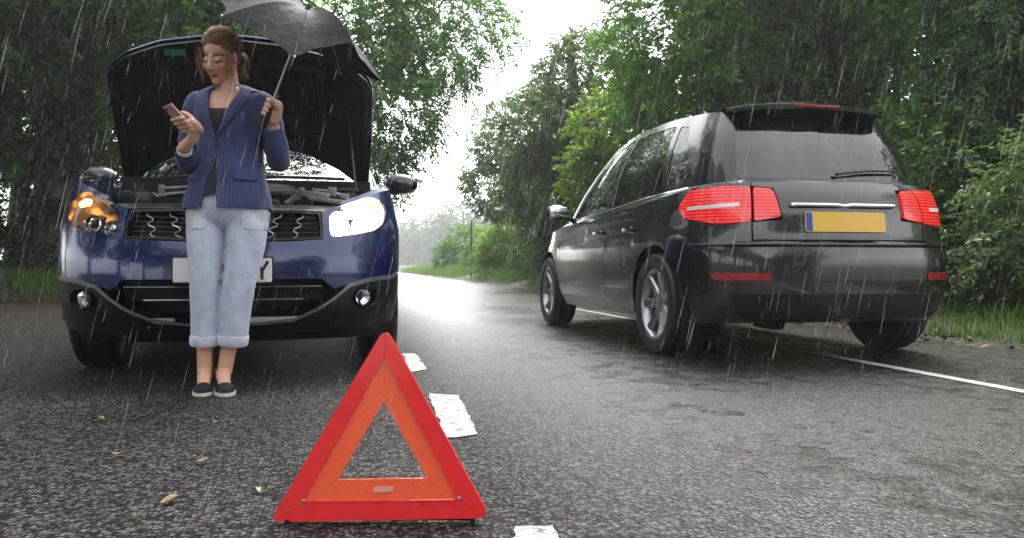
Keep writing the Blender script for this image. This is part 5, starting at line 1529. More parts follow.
# ---- hair: cap, low bun and many fine strands
def hair_material():
    m, n, l, b = nmat('brown_hair')
    a = n.new('ShaderNodeAttribute'); a.attribute_name = 'tone'
    r = n.new('ShaderNodeValToRGB'); r.color_ramp.elements[0].color = (.048, .022, .010, 1); r.color_ramp.elements[1].color = (.50, .27, .12, 1)
    l.new(a.outputs['Fac'], r.inputs[0]); l.new(r.outputs[0], b.inputs['Base Color']); b.inputs['Roughness'].default_value = .5
    return m
M['hair'] = hair_material()
hm = MB()
hm.ell(hd(0, .034, .053), [c * HS for c in (.082, .098, .086)], 28, 18, HR)
hm.ell(hd(0, .055, .004), [c * HS for c in (.066, .070, .076)], 24, 16, HR)
bun = hd(.030, .122, -.050)
hm.ell(bun, [c * HS for c in (.036, .030, .046)], 18, 12, HR); hm.ell(hd(.015, .108, -.02), [c * HS for c in (.045, .03, .045)], 18, 12, HR)
HP, HN, HF = remesh(hm, .005, 3)
st_ = fbm(HP, (60, 60, 60), 3.0); HP = HP + HN * (st_ * .0022)[:, None]
mk('hair', HP, HF, M['hair'], person, True, 0, {'tone': np.clip(.28 + st_ * .35, 0, 1)})
rs = random.Random(5); sm_ = MB(); tones = []
def strand(pts, r0, tone):
    b0 = len(sm_.v); n = len(pts)
    sm_.tube(pts, [r0 * (1 - .55 * abs(2 * k / (n - 1) - 1)**3) for k in range(n)], 3, False); tones.extend([tone] * (len(sm_.v) - b0))
cc = Vector((0, .032, .034)); rr_ = Vector((.086, .102, .104))
def on_cap(d, lift): return hd(cc.x + d.x * (rr_.x + lift), cc.y + d.y * (rr_.y + lift), cc.z + d.z * (rr_.z + lift))
for i in range(620):
    az = rs.uniform(-1.35, 1.35); el = rs.uniform(.40, 1.25)
    d0 = Vector((math.sin(az) * math.cos(el), -math.cos(az) * math.cos(el), math.sin(el)))
    if abs(az) > .9: d0 = Vector((math.copysign(.93, az) * math.cos(el * .55), -.18 + rs.uniform(-.2, .3), math.sin(el * .55))).normalized()
    d1 = Vector((.18 + rs.gauss(0, .12), .93, -.38 + rs.gauss(0, .12))).normalized()
    mid = (d0 + d1 * .6 + Vector((math.copysign(.5, d0.x) * rs.uniform(.2, 1), .25, .55 * rs.uniform(.2, 1.1)))).normalized()
    pts = []; lf = rs.uniform(-.001, .006)
    for k in range(9):
        t = k / 8; q = (d0 * (1 - t)**2 + mid * 2 * t * (1 - t) + d1 * t * t).normalized(); pts.append(on_cap(q, lf + .002 * math.sin(t * 9 + i)))
    strand(pts, rs.uniform(.0011, .0020), min(1, max(0, rs.gauss(.42, .22))))
for i in range(170):      # bun loops
    a0 = rs.uniform(0, 6.28); tl = rs.gauss(0, .5); pts = []
    for k in range(9):
        a = a0 + k / 8 * rs.uniform(2.2, 3.6)
        v = Vector((math.cos(a) * .037, .012 * math.sin(tl) + rs.gauss(0, .002) + .014 * math.sin(a * 1.3 + tl), math.sin(a) * .048)) * rs.uniform(.92, 1.06); pts.append(bun + HR @ (v * HS))
    strand(pts, rs.uniform(.0010, .0018), min(1, max(0, rs.gauss(.5, .25))))
for i in range(60):       # loose wisps at the temple and nape
    if i < 34:
        sx = -1 if i % 6 else 1
        a = Vector((sx * rs.uniform(.055, .076), -.052 + rs.gauss(0, .010), .055 + rs.gauss(0, .012)))
        pts = [a + Vector((sx * .010 * math.sin(k * .5 + i), -.012 * math.sin(k / 9 * 2.4) + rs.gauss(0, .0012), -.0165 * k * rs.uniform(.85, 1.05))) for k in range(9)]
    else:
        a = Vector((rs.uniform(.0, .06), .10 + rs.gauss(0, .01), -.045)); pts = [a + Vector((.004 * math.sin(k + i) + .002 * k, .006 * math.sin(k * .6 + i), -.010 * k)) for k in range(9)]
    strand([hd(*p) for p in pts], rs.uniform(.0007, .0012), rs.uniform(.35, .9))
mk('hair_strands', sm_.v, sm_.f, M['hair'], person, True, 0, {'tone': tones})

# ---- clothes
def cloth(name, col, rough=.75, stripe=False, weave=900., var=.25, sheen=.3):
    m, n, l, b = nmat(name)
    tc = n.new('ShaderNodeTexCoord'); t = n.new('ShaderNodeTexNoise'); t.inputs['Scale'].default_value = 14; t.inputs['Detail'].default_value = 7
    l.new(tc.outputs['Object'], t.inputs['Vector'])
    r = n.new('ShaderNodeValToRGB'); r.color_ramp.elements[0].position = .3; r.color_ramp.elements[1].position = .7
    r.color_ramp.elements[0].color = (*[c * (1 - var) for c in col], 1); r.color_ramp.elements[1].color = (*[min(1, c * (1 + var)) for c in col], 1)
    l.new(t.outputs['Fac'], r.inputs[0]); src = r.outputs[0]
    if stripe:
        a = n.new('ShaderNodeAttribute'); a.attribute_name = 'arc'
        f1 = n.new('ShaderNodeMath'); f1.operation = 'MULTIPLY'; f1.inputs[1].default_value = 1 / .0135; l.new(a.outputs['Fac'], f1.inputs[0])
        f2 = n.new('ShaderNodeMath'); f2.operation = 'FRACT'; l.new(f1.outputs[0], f2.inputs[0])
        f3 = n.new('ShaderNodeMath'); f3.operation = 'LESS_THAN'; f3.inputs[1].default_value = .17; l.new(f2.outputs[0], f3.inputs[0])
        f4 = n.new('ShaderNodeMath'); f4.operation = 'MULTIPLY'; f4.inputs[1].default_value = .42; l.new(f3.outputs[0], f4.inputs[0])
        mx = n.new('ShaderNodeMix'); mx.data_type = 'RGBA'; mx.inputs[7].default_value = (.16, .18, .33, 1)
        l.new(f4.outputs[0], mx.inputs[0]); l.new(src, mx.inputs[6]); src = mx.outputs[2]
    l.new(src, b.inputs['Base Color']); b.inputs['Roughness'].default_value = rough; b.inputs['Sheen Weight'].default_value = sheen
    w = n.new('ShaderNodeTexNoise'); w.inputs['Scale'].default_value = weave; l.new(tc.outputs['Object'], w.inputs['Vector'])
    w2 = n.new('ShaderNodeTexNoise'); w2.inputs['Scale'].default_value = 30; w2.inputs['Detail'].default_value = 4; l.new(tc.outputs['Object'], w2.inputs['Vector'])
    bp = n.new('ShaderNodeBump'); bp.inputs['Strength'].default_value = .3; bp.inputs['Distance'].default_value = .001; l.new(w.outputs['Fac'], bp.inputs['Height'])
    b2 = n.new('ShaderNodeBump'); b2.inputs['Strength'].default_value = .35; b2.inputs['Distance'].default_value = .004; l.new(w2.outputs['Fac'], b2.inputs['Height']); l.new(bp.outputs[0], b2.inputs['Normal'])
    l.new(b2.outputs[0], b.inputs['Normal'])
    return m
M['blazer'] = cloth('navy_pinstripe_cloth', (.028, .038, .125), .8, True, sheen=.1)
M['camisole'] = cloth('dark_navy_jersey', (.008, .009, .018), .7)
M['denim'] = cloth('pale_washed_denim', (.44, .49, .60), .85, False, 700, .16)
M['denim_seam'] = cloth('pale_denim_seam', (.50, .53, .60), .85)
M['shoe'] = cloth('navy_canvas', (.004, .005, .018), .8, sheen=0)
M['sole'] = pm('off_white_sole', (.62, .58, .50), .6)
M['shirt'] = cloth('white_cotton', (.75, .76, .80), .8)

def edge_ang(px, py):
    q = lv(py); return math.asin(max(-.97, min(.97, (px - q[0]) / q[2])))**1 if True else 0
eL = [(89, 217), (92, 215.0), (95.5, 215.5), (100, 216.2), (113, 218.5), (130, 222), (143, 224.6), (150, 224.8), (156, 223.5), (180, 216), (209, 208)]
eR = [(89, 245), (92, 247.5), (95.5, 246), (100, 244), (113, 238.3), (130, 231.4), (143, 225.6), (150, 224.9), (156, 225), (180, 226), (209, 227)]
eLx = lambda py: np.interp(py, [e[0] for e in eL], [e[1] for e in eL]); eRx = lambda py: np.interp(py, [e[0] for e in eR], [e[1] for e in eR])
def ang_of(px, py):
    q = lv(py); v = np.clip((px - q[..., 0]) / q[..., 2], -.985, .985); return np.sign(v) * np.arcsin(np.abs(v)**(1 / .86))
nl, na = 46, 72; PY = np.concatenate([np.linspace(209, 100, 34), np.linspace(98.5, 89, 12)]); V = []; arc = []
for py in PY:
    aL = float(ang_of(eLx(py), py)); aR = float(ang_of(eRx(py), py)); al = np.linspace(aR, 2 * math.pi + aL, na)
    q = tor(al, np.full(na, py))
    wr = np.array([noise.noise(Vector((math.sin(a) * 2.6, math.cos(a) * 2.6, py * .055))) * .006 + noise.noise(Vector((math.sin(a) * 7, math.cos(a) * 7, py * .03 + 5))) * .004 for a in al])
    fl = .010 * max(0, (py - 165) / 44)**1.5 * np.sin(al * 7 + 1.0)
    c = q.mean(0); dv = q - np.array([c[0], c[1], 0]); dv[:, 2] = 0; dv /= np.linalg.norm(dv, axis=1, keepdims=True)
    q = q + dv * (wr + fl)[:, None]
    V.append(q); arc += list((al - math.pi) * .155)
V = np.concatenate(V); T = []
for i in range(nl - 1):
    for k in range(na - 1):
        a = i * na + k; T += [(a, a + 1, a + na + 1), (a, a + na + 1, a + na)]
TV, TT = thicken(V, np.array(T), .005)
blz = mk('blazer', TV, TT, M['blazer'], person, True, 50, {'arc': np.concatenate([arc, arc])})
# sleeves
def sleeve(pts, rad, seed, flat=.9):
    Pp, Rr = spl(pts, rad, 34); n = 24; V = []; arc = []; prev = None
    for i, p in enumerate(Pp):
        t = (Pp[min(i + 1, 33)] - Pp[max(i - 1, 0)]).normalized(); a = Vector((1, 0, 0)) if prev is None else prev
        a = (a - t * a.dot(t)).normalized(); prev = a; b = t.cross(a)
        for k in range(n):
            w = 2 * math.pi * k / n
            r_ = Rr[i] * (1 + .10 * noise.noise(Vector((math.cos(w) * 1.3, math.sin(w) * 1.3, i * .42 + seed))) + .06 * noise.noise(Vector((math.cos(w) * 3, math.sin(w) * 3, i * .85 + seed))) * (1 if i > 8 else .3))
            V.append(p + (a * math.cos(w) + b * math.sin(w)) * r_); arc.append(w * .05)
    T = []
    for i in range(33):
        for k in range(n):
            k2 = (k + 1) % n; A, B, C, D = i * n + k, i * n + k2, (i + 1) * n + k2, (i + 1) * n + k; T += [(A, B, C), (A, C, D)]
    TV, TT = thicken(np.array([tuple(v) for v in V]), np.array(T), .004)
    return mk('sleeve', TV, TT, M['blazer'], blz, True, 50, {'arc': np.array(arc + arc)})
sleeve([Lp(207, 100, .035), Lp(198.5, 106, .03), Lp(193.5, 125, .035), Lp(190.5, 148, .045), elL + Vector((0, 0, -.004)), Lp(187.5, 160, -.07), Lp(185, 152, -.145)], [.050, .060, .056, .052, .050, .047, .040], 1.0)
sleeve([Lp(256, 101, .035), Lp(265, 107, .03), Lp(270.5, 125, .035), Lp(275.5, 146, .03), elR + Vector((0, 0, .0)), Lp(277.5, 146, -.045), Lp(274, 128.5, -.08)], [.050, .060, .056, .052, .050, .046, .039], 4.0)
# white shirt cuff at the phone wrist
a = Lp(185, 152, -.145); b_ = wrL.lerp(a, .35); b = MB(); b.tube([a, b_], [.032, .031], 18, False); v, t = thicken(np.array(b.v), np.array([x for f in b.f for x in ((f[0], f[1], f[2]), (f[0], f[2], f[3]))]), .002); mk('shirt_cuff', v, t, M['shirt'], person)
# lapels and collar
for sx, ex in ((-1, eLx), (1, eRx)):
    pys_ = np.linspace(93, 141, 26); V = []; arcs = []; m = 7
    for py in pys_:
        w = np.interp(py, [93, 101, 107, 108, 112, 141], [8, 12, 15.5, 11.5, 13, 1.0])
        for j in range(m):
            px = ex(py) + sx * (w * j / (m - 1) - .6); q = tor(np.array([float(ang_of(np.array(px), py))]), np.array([py]), -.0075 - .004 * math.sin(math.pi * j / (m - 1)))[0]; V.append(q); arcs.append(px * .0045 + py * .001)
    T = []
    for i in range(25):
        for j in range(m - 1):
            A = i * m + j; f = [(A, A + 1, A + m + 1), (A, A + m + 1, A + m)]; T += f if sx < 0 else [x[::-1] for x in f]
    V = np.array(V); T = np.array(T)
    if vnormals(V, T)[:, 1].mean() > 0: T = T[:, ::-1]
    TV, TT = thicken(V, T, .004); mk('lapel', TV, TT, M['blazer'], blz, True, 50, {'arc': np.array(arcs + arcs)})
V = []; m = 40; al = np.linspace(ang_of(eRx(93), 93) * .96, 2 * math.pi + ang_of(eLx(93), 93) * .96, m)
for py, ins, up in ((93.5, -.008, 0), (91.5, -.008, .003), (89.5, -.004, .010), (89.0, .006, .014)):
    q = tor(al, np.full(m, max(py, 89)), ins); q[:, 2] += up * .8; V += [tuple(p) for p in q]
T = []
for i in range(3):
    for k in range(m - 1):
        A = i * m + k; T += [(A, A + 1, A + m + 1), (A, A + m + 1, A + m)]
TV, TT = thicken(np.array(V), np.array(T), .004); mk('collar', TV, TT, M['blazer'], blz, True, 50, {'arc': np.zeros(len(TV))})
bt = tor(np.array([float(ang_of(np.array(226.5), 149))]), np.array([149]), -.010)[0]
MB().lathe([(0, .004), (.006, .004), (.0085, .002), (.0085, -.004)], 16, Matrix.Translation(bt) @ Matrix.Rotation(math.pi / 2, 4, 'Z') @ Matrix.Scale(-1, 4, (1, 0, 0))).build('button', M['camisole'], blz)
# pocket flaps on the blazer
for px0, px1 in ((190, 207), (243, 261)):
    V = []
    for py in np.linspace(176, 182, 4):
        for px in np.linspace(px0, px1, 8): V.append(tor(np.array([float(ang_of(np.array(px), py))]), np.array([py + (px - px0) * .03]), -.009)[0])
    T = []
    for i in range(3):
        for j in range(7): A = i * 8 + j; T += [(A, A + 8, A + 9), (A, A + 9, A + 1)]
    V = np.array(V); T = np.array(T)
    if vnormals(V, T)[:, 1].mean() > 0: T = T[:, ::-1]
    TV, TT = thicken(V, T, .004); mk('pocket_flap', TV, TT, M['blazer'], blz, True, 50, {'arc': np.concatenate([V[:, 0]] * 2)})
# camisole
V = []; m = 24; pyc = np.linspace(113, 196, 22)
for py in pyc:
    q = tor(np.linspace(-1.15, 1.15, m), np.full(m, py), .010); q[:, 2] += np.array([.012 * abs(math.sin(a))**1.5 for a in np.linspace(-1.15, 1.15, m)]) * (py < 118); V += [tuple(p) for p in q]
T = []
for i in range(21):
    for k in range(m - 1): A = i * m + k; T += [(A, A + m, A + m + 1), (A, A + m + 1, A + 1)]
V = np.array(V); T = np.array(T)
if vnormals(V, T)[:, 1].mean() > 0: T = T[:, ::-1]
TV, TT = thicken(V, T, .003); mk('camisole', TV, TT, M['camisole'], person)
# jeans
jm = MB()
jm.ell(Lp(227.5, 208, .012), (.178, .112, .115), 28, 16)
jm.ell(Lp(227.5, 194, .016), (.160, .106, .075), 28, 16)
LEGL = ([Lp(207, 210, .01), Lp(207, 238, -.005), Lp(206.5, 262, -.02), Lp(206.0, 285, -.03), Lp(205.8, 318, -.018), Lp(205.5, 344, -.008)], [.088, .086, .077, .068, .064, .062])
LEGR = ([Lp(248, 210, .01), Lp(246.5, 238, -.005), Lp(243, 262, -.02), Lp(239.0, 285, -.03), Lp(234.5, 318, -.018), Lp(232.8, 344, -.008)], [.088, .086, .078, .070, .066, .063])
for pts, rad in (LEGL, LEGR):
    p_, r_ = spl(pts, rad, 24); jm.tube(p_, r_, 22)
JP, JN, JF = remesh(jm, .0048, 6)
hz = JP[:, 2]
D_ = JP.copy(); D_[:, 2] += JP[:, 0] * 1.1; E_ = JP.copy(); E_[:, 2] -= JP[:, 0] * 1.3
g1 = fbm(D_, (7, 7, 17), 6.0); g2 = fbm(E_, (7, 7, 15), 9.0)
wr = fbm(JP, (15, 15, 5), 1.0) * .0030 - .0014 * np.exp(-(g1 / .11)**2) - .0012 * np.exp(-(g2 / .11)**2) + .0006
kn = np.exp(-((hz - .46) / .10)**2) + np.exp(-((hz - .74) / .08)**2) + .7 * np.exp(-((hz - .26) / .08)**2)
JP = JP + JN * (wr * (.30 + .45 * kn))[:, None]
jns = mk('jeans', JP, JF, M['denim'], person, True, 0)
jb = BVHTree.FromPolygons([Vector(p) for p in JP], JF)
for pts, rad in (LEGL, LEGR):      # turn-ups
    b = MB(); a, c = pts[-1], pts[-2]; d = (c - a).normalized()
    b.tube([a - d * .004, a + d * .002, a + d * .020, a + d * .040, a + d * .044], [rad[-1] * 1.0, rad[-1] * 1.05, rad[-1] * 1.075, rad[-1] * 1.06, rad[-1] * 1.0], 26, False)
    V = np.array([tuple(v) for v in b.v]); q = fbm(V, (30, 30, 12), 2.0); ctr = np.array((a.x, a.y, 0)); dv = V - ctr; dv[:, 2] = 0; dv /= np.linalg.norm(dv, axis=1, keepdims=True)
    T = np.array([x for f in b.f for x in ((f[0], f[1], f[2]), (f[0], f[2], f[3]))])
    TV, TT = thicken(V + dv * (q * .004)[:, None], T, .004); mk('turn_up', TV, TT, M['denim_seam'], jns)
def drape(name, poly, off, th, mat, res=.012):
    V, T = cdt(poly, (), res); P = []
    for x, z in V:
        h = jb.ray_cast(Vector((x, -1, z)), Vector((0, 1, 0))); P.append(tuple(h[0] + Vector((0, -off, 0))) if h[0] is not None else (x, 0, z))
    P = np.array(P); 
    if vnormals(P, T)[:, 1].mean() > 0: T = T[:, ::-1]
    TV, TT = thicken(P, T, th); return mk(name, TV, TT, mat, jns, True, 45)
xz = lambda px, py: (Lp(px, py, -.09).x, Lp(px, py, -.09).z)
drape('pocket', rounded([xz(187, 211), xz(206, 211), xz(205, 228), xz(189, 229)], .006, 2), .0045, .004, M['denim_seam'])
drape('pocket', rounded([xz(241, 211), xz(264, 211), xz(262, 230), xz(242, 228.5)], .006, 2), .0045, .004, M['denim_seam'])
drape('fly_flap', [xz(221, 196), xz(227, 196), xz(227, 222), xz(223, 226), xz(221, 222)], .004, .003, M['denim'])
for (hl_, to_) in FEET:      # canvas flats with pale soles
    hl_ = Vector((hl_.x, hl_.y, 0)); dv = Vector((to_.x, to_.y, 0)) - hl_; L_ = dv.length; fw = dv.normalized(); rt = Vector((-fw.y, fw.x, 0))
    T_ = [-.03, 0, .06, .15, .30, .45, .60, .75, .88, .97, 1.02]; W_ = [.010, .020, .028, .033, .033, .036, .040, .040, .033, .020, .006]; H_ = [.03, .050, .056, .046, .030, .028, .032, .040, .034, .026, .018]
    s_ = np.linspace(-.03, 1.02, 26); W = hermite(T_, np.array(W_)[:, None], s_)[:, 0]; H = hermite(T_, np.array(H_)[:, None], s_)[:, 0]
    V = []; n = 11
    for t, w, h in zip(s_, W, H):
        op = 1 if .12 < t < .68 else 0
        for k in range(n):
            a = math.pi * k / (n - 1); x = -math.cos(a); y = math.sin(a)**.75
            hh = h * y if not op else h * min(1, y * 1.4) * (1 - .45 * math.exp(-(x / .5)**2))
            V.append(hl_ + fw * (t * L_) + rt * (x * w) + Vector((0, 0, .014 + hh)))
    T = []
    for i in range(25):
        for k in range(n - 1): A = i * n + k; T += [(A, A + n, A + n + 1), (A, A + n + 1, A + 1)]
    V = np.array([tuple(v) for v in V]); T = np.array(T)
    if vnormals(V, T)[:, 2].mean() < 0: T = T[:, ::-1]
    TV, TT = thicken(V, T, .003); sh_ = mk('shoe', TV, TT, M['shoe'], person)
    out = [(t, w + .004) for t, w in zip(s_, W)]; ring = [hl_ + fw * (t * L_) + rt * w for t, w in out] + [hl_ + fw * (t * L_) - rt * w for t, w in out[::-1]]; n = len(ring)
    b = MB(); b.add([p + Vector((0, 0, .001)) for p in ring] + [p + Vector((0, 0, .015)) for p in ring], [(i, (i + 1) % n, (i + 1) % n + n, i + n) for i in range(n)] + [tuple(range(n))[::-1], tuple(n + k for k in range(n))])
    b.build('sole', M['sole'], sh_, True, 40)

# ---- phone (held, so a thing of its own)
def to_world(o):
    o.location = (pw.x, pw.y, 0); o.rotation_euler = (0, 0, -YAW); return o
phone = to_world(empty('phone')); tag(phone, 'rose gold smartphone held up in the woman\'s hand', 'phone')
M['rose'] = pm('rose_gold_metal', (.62, .40, .36), .28, .55); M['screen'] = pm('phone_screen', (.01, .01, .012), .08)
Rm = Matrix((e2, e3, e1)).transposed()
MB().box(pc, (.067, .0075, .138), Rm, .003).build('case', M['rose'], phone)
MB().box(pc - e3 * .0042, (.060, .0012, .122), Rm, .0003).build('screen', M['screen'], phone)
MB().box(pc + e3 * .0045 - e1 * .055 - e2 * .022, (.012, .0015, .012), Rm, .0004).build('camera_lens', M['screen'], phone)

# ---- umbrella
umb = to_world(empty('umbrella')); tag(umb, 'wind-bent black folding umbrella held by the woman', 'umbrella')
def fabric_material():
    m, n, l, b = nmat('wet_black_umbrella_cloth')
    tc = n.new('ShaderNodeTexCoord'); t = n.new('ShaderNodeTexNoise'); t.inputs['Scale'].default_value = 26; t.inputs['Detail'].default_value = 7; t.inputs['Roughness'].default_value = .65
    l.new(tc.outputs['Object'], t.inputs['Vector'])
    b.inputs['Base Color'].default_value = (.006, .0065, .009, 1); b.inputs['Roughness'].default_value = .58; b.inputs['Specular IOR Level'].default_value = .3
    bp = n.new('ShaderNodeBump'); bp.inputs['Strength'].default_value = .5; bp.inputs['Distance'].default_value = .010; l.new(t.outputs['Fac'], bp.inputs['Height']); l.new(bp.outputs[0], b.inputs['Normal'])
    return m
M['umbrella'] = fabric_material()
tips = [Lp(295, 57, -.43), Lp(222, 16, -.40), Lp(214, -4, -.06), Lp(252, -10, .18), Lp(302, 34, .22), Lp(341, 73, .12), Lp(383, 82, -.08), Lp(354, 43, -.36)]
bul = [.055, .050, .06, .05, .05, .05, .05, .055]
def rib(i, u):
    u = np.asarray(u, float); a = np.array(apex); t = np.array(tips[i]); ax = np.array(sax)
    return a + (t - a) * u[:, None] + ax * (bul[i] * np.sin(np.pi * u**.8))[:, None]
for i in range(8):
    j = (i + 1) % 8; nu, nv = 18, 14; V = []
    for u in np.linspace(0, 1, nu):
        for v in np.linspace(0, 1, nv):
            ue = np.array([u * (1 - .10 * 4 * v * (1 - v) * u)])
            p = rib(i, ue)[0] * (1 - v) + rib(j, ue)[0] * v
            sag = -.030 * 4 * v * (1 - v) * u * (1 - .3 * u) + .008 * noise.noise(Vector((u * 4, v * 4 + i * 3, i))) * u * (4 * v * (1 - v))
            V.append(p + np.array(sax) * sag)
    T = []
    for a in range(nu - 1):
        for b in range(nv - 1): A = a * nv + b; T += [(A, A + 1, A + nv + 1), (A, A + nv + 1, A + nv)]
    V = np.array(V); T = np.array(T)
    if (vnormals(V, T) @ np.array(sax)).mean() < 0: T = T[:, ::-1]
    TV, TT = thicken(V, T, .0012); mk('canopy_panel', TV, TT, M['umbrella'], umb, True, 60)
for i in range(8):
    pts = [Vector(p) - sax * .006 for p in rib(i, np.linspace(0.03, 1, 12))]; b = MB(); b.tube(pts, [.0018] * 12, 6); b.ell(tips[i], (.005, .005, .005), 8, 6); b.build('rib', M['steel'], umb)
    run = apex - sax * .20; b = MB(); b.tube([run, Vector(rib(i, np.array([.5]))[0]) - sax * .006], [.0018, .0018], 5); b.build('stretcher', M['steel'], umb)
MB().tube([handle_end + sax * .03, apex + sax * .015], [.0048, .0042], 12).build('shaft', M['steel'], umb)
MB().tube([apex + sax * .004, apex + sax * .018, apex + sax * .034], [.014, .009, .004], 12).build('ferrule', M['trim'], umb)
MB().tube([handle_end, handle_end + sax * .012, handle_end + sax * .07, handle_end + sax * .10], [.011, .0145, .013, .009], 14).build('grip_handle', M['trim'], umb)
q = [Lp(321, 49, -.40), Lp(320.5, 54, -.405), Lp(319.5, 60, -.405), Lp(321, 66, -.40)]; b = MB(); b.tube(q, [.004, .0035, .004, .003], 5); b.build('strap', M['umbrella'], umb)
# ------------------------------------------------------------------ warning triangle
def red_material(name, col, cell, dark):
    m, n, l, b = nmat(name)
    tc = n.new('ShaderNodeTexCoord'); v = n.new('ShaderNodeTexVoronoi'); v.inputs['Scale'].default_value = cell; l.new(tc.outputs['Object'], v.inputs['Vector'])
    t = n.new('ShaderNodeTexNoise'); t.inputs['Scale'].default_value = 22; t.inputs['Detail'].default_value = 7; l.new(tc.outputs['Object'], t.inputs['Vector'])
    r = n.new('ShaderNodeValToRGB'); r.color_ramp.elements[0].position = .3; r.color_ramp.elements[1].position = .7
    r.color_ramp.elements[0].color = (*[c * dark for c in col], 1); r.color_ramp.elements[1].color = (*col, 1); l.new(t.outputs['Fac'], r.inputs[0]); l.new(r.outputs[0], b.inputs['Base Color'])
    bp = n.new('ShaderNodeBump'); bp.inputs['Strength'].default_value = .35; bp.inputs['Distance'].default_value = .0012; l.new(v.outputs['Distance'], bp.inputs['Height']); l.new(bp.outputs[0], b.inputs['Normal'])
    b.inputs['Roughness'].default_value = .28; b.inputs['Coat Weight'].default_value = .3
    return m
M['tri_red'] = red_material('red_reflector_plastic', (.92, .020, .024), 330, .85)
M['tri_orange'] = red_material('fluorescent_orange_panel', (1.0, .125, .045), 120, .92)
tb = on_ground(380, 524)
tri = empty('warning_triangle', (tb.x, tb.y, 0), -YAW); tag(tri, 'red and orange folding warning triangle standing on the wet tarmac', 'warning triangle')
DT = F * CAMH / (524 - HORIZON); tilt = R(4)
def tp_(px, py):
    d = DT; return np.array([(px - 380) / F * d, -(py - 524) / F * d])
def tmap(off):
    def f(x, z): return np.stack([x, off + z * math.sin(tilt), .006 + z * math.cos(tilt)], -1)
    return f
O = [tp_(269, 525), tp_(491.5, 521), tp_(383.5, 329)]; I = [tp_(302.6, 504.4), tp_(458.6, 502.4), tp_(383.4, 360.5)]; H = [tp_(337.5, 483), tp_(426.5, 481.5), tp_(382.5, 405)]
ro = rounded(O, .032, 5)
for a in range(3):
    b_ = (a + 1) % 3; k = 6                                # each side is a bar, mitred at the rounded corners
    ca = ro[a * k:(a + 1) * k]; cb = ro[b_ * k:(b_ + 1) * k]
    poly = [I[a]] + list(ca[2:] if True else ca) + list(cb[:3]) + [I[b_]]
    mid0 = (ca[2] + ca[3]) / 2; mid1 = (cb[2] + cb[3]) / 2
    poly = [I[a], mid0] + list(ca[3:]) + list(cb[:3]) + [mid1, I[b_]]
    patch('reflector_bar', shrink(poly, .0008), tmap(-.006), M['tri_red'], tri, (), .02, .012, flip=False)
    q = [I[a], I[b_], H[b_], H[a]]
    patch('orange_panel', shrink(q, .0004), tmap(-.002), M['tri_orange'], tri, (), .02, .006)
    bm_ = shrink([I[a] + (I[a] - H[a]) * .06, I[b_] + (I[b_] - H[b_]) * .06, I[b_], I[a]], .0002)
    patch('bar_edge', bm_, tmap(-.0075), M['tri_red'], tri, (), .02, .002)
for p in (tp_(303, 503.5), tp_(458.5, 501.5)):
    MB().lathe([(0, .004), (.003, .004), (.005, .0)], 12, Matrix.Translation((p[0], -.006 + p[1] * math.sin(tilt), .006 + p[1])) @ Matrix.Rotation(-math.pi / 2, 4, 'Z')).build('pivot', M['steel'], tri)
patch('label_sticker', rounded([tp_(373, 495.5), tp_(393, 494.5), tp_(393.5, 489.5), tp_(373.5, 490)], .002, 2), tmap(-.0045), pm('pale_pink_sticker', (.75, .35, .30), .4), tri, (), .01, .0015)
M['black_metal'] = pm('black_painted_wire', (.015, .015, .016), .4, .4)
for sx in (-1, 1):
    b = MB(); b.tube([(sx * .02, .012, .012), (sx * .10, .12, .006), (sx * .16, .20, .006)], [.004] * 3, 8); b.tube([(sx * .20, -.01, .006), (sx * .20, .05, .006)], [.005] * 2, 8); b.build('stand_leg', M['black_metal'], tri)
MB().box((0, .010, .010), (.40, .010, .012), None, .003).build('stand_foot', M['black_metal'], tri)

# ------------------------------------------------------------------ fallen leaves on the tarmac
M['leaf_fallen'] = pm('fallen_green_leaf', (.20, .21, .06), .45, var=.4, vscale=60)
M['leaf_fallen_brown'] = pm('fallen_brown_leaf', (.20, .12, .05), .5, var=.4, vscale=60)
lsp = [(97, 422, .040, 'leaf_fallen', 'yellow-green leaf lying flat on the lay-by in front of the left front wheel'), (189, 419, .024, 'leaf_fallen', 'small pale green leaf on the tarmac below the woman\'s shoes'),
       (118, 457, .026, 'leaf_fallen_brown', 'brown leaf on the lay-by tarmac away from the car'), (202, 464, .026, 'leaf_fallen_brown', 'tan leaf between the woman\'s shoes and the warning triangle'),
       (170, 504, .034, 'leaf_fallen_brown', 'long brown leaf beside the base of the warning triangle'), (258, 494, .018, 'leaf_fallen', 'tiny pale leaf close to the corner of the triangle'),
       (212, 425, .018, 'leaf_fallen_brown', 'tiny tan leaf just in front of the shoes'), (44, 405, .02, 'leaf_fallen', 'small green leaf at the outer side of the lay-by'), (108, 492, .016, 'leaf_fallen_brown', 'small brown leaf on the open lay-by tarmac')]
for i, (px, py, L_, mt, lab) in enumerate(lsp):
    q = on_ground(px, py); r_ = random.Random(i); az = r_.uniform(0, 3.1); V = []; Fc = []
    n = 8
    for k in range(n + 1):
        t = k / n; w = L_ * .42 * math.sin(math.pi * t)**.8 * (1 - .25 * t)
        for s in (-1, 0, 1): V.append(Vector(((t - .5) * L_ * 1.6, s * w, .007 + (.35 * w if s else 0) + .004 * math.sin(t * 5 + i))))
    for k in range(n):
        for s in range(2): a = k * 3 + s; Fc.append((a, a + 3, a + 4, a + 1))
    o = mk('fallen_leaf', V, Fc, M[mt], None, True, 60); o.location = (q.x, q.y, .004); o.rotation_euler = (0, 0, az)
    tag(o, lab, 'leaf', 'leaves fallen on the tarmac')

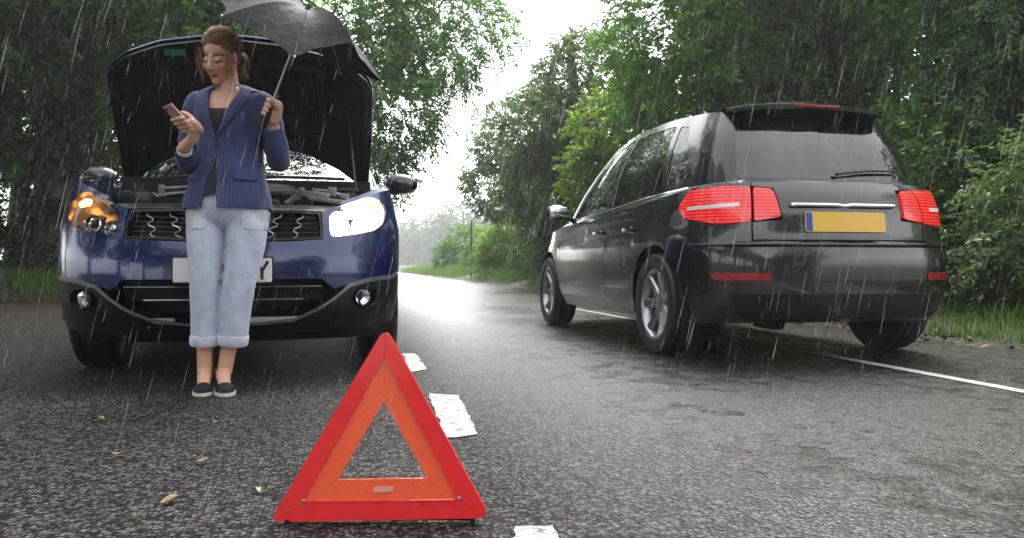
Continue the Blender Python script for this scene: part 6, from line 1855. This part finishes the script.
# ------------------------------------------------------------------ falling rain: slender drops filling the air
def rain(n, seed):
    r = np.random.default_rng(seed)
    d = 1.3 + 8.5 * r.uniform(0, 1, n)**.8; px = r.uniform(-350, 1400, n); P = np.zeros((n, 3))
    xc = (px - PCX) / F * d
    P[:, 0] = xc * math.cos(YAW) + d * math.sin(YAW); P[:, 1] = d * math.cos(YAW) - xc * math.sin(YAW); P[:, 2] = r.uniform(.03, 3.6, n)
    dr = np.stack([r.normal(.24, .035, n), r.normal(0, .03, n), np.ones(n)], 1); dr /= np.linalg.norm(dr, axis=1, keepdims=True)
    L = .03 + .12 * r.uniform(0, 1, n)**1.5; w = r.uniform(.00025, .0006, n) * (1 + d * .12)
    ref = np.cross(dr, [0, 1., 0]); ref /= np.linalg.norm(ref, axis=1, keepdims=True); sec = np.cross(dr, ref)
    V = [P - dr * L[:, None] / 2]
    for k in range(3):
        a = 2 * math.pi * k / 3; V.append(P - dr * (L * .15)[:, None] + (ref * math.cos(a) + sec * math.sin(a)) * w[:, None])
    V.append(P + dr * L[:, None] / 2)
    V = np.stack(V, 1).reshape(-1, 3); b = np.arange(n)[:, None] * 5
    T = np.vstack([b + f for f in ([0, 2, 1], [0, 3, 2], [0, 1, 3], [4, 1, 2], [4, 2, 3], [4, 3, 1])])
    m, nn, l, bs = nmat('rain_water'); nn.remove(bs)
    tr = nn.new('ShaderNodeBsdfTransparent'); tl = nn.new('ShaderNodeBsdfTranslucent'); tl.inputs[0].default_value = (.85, .88, .92, 1)
    df = nn.new('ShaderNodeBsdfDiffuse'); df.inputs[0].default_value = (.85, .88, .92, 1)
    m1 = nn.new('ShaderNodeMixShader'); m1.inputs[0].default_value = .5; l.new(tl.outputs[0], m1.inputs[1]); l.new(df.outputs[0], m1.inputs[2])
    m2 = nn.new('ShaderNodeMixShader'); m2.inputs[0].default_value = .22; l.new(tr.outputs[0], m2.inputs[1]); l.new(m1.outputs[0], m2.inputs[2])
    l.new(m2.outputs[0], nn['Material Output'].inputs['Surface'])
    o = mk('rain', V, T, m, None, False, 0); tag(o, 'slanting rain falling across the whole road', 'rain', kind='stuff')
rain(14000, 4)
# ------------------------------------------------------------------ rain-filled air
def haze_box():
    m = bpy.data.materials.new('rain_mist'); m.use_nodes = True; n = m.node_tree.nodes; l = m.node_tree.links
    n.remove(n['Principled BSDF'])
    v = n.new('ShaderNodeVolumePrincipled'); v.inputs['Color'].default_value = (.97, .98, 1.0, 1); v.inputs['Density'].default_value = HAZE
    v.inputs['Anisotropy'].default_value = .5
    l.new(v.outputs[0], n['Material Output'].inputs['Volume'])
    b = MB(); b.box((0, 0, 11.0), (1440, 1440, 24.6)); o = b.build('haze', m, None, False)
    tag(o, 'thin white rain mist filling the air over the road', 'mist', kind='stuff')
HAZE = .0016
haze_box()
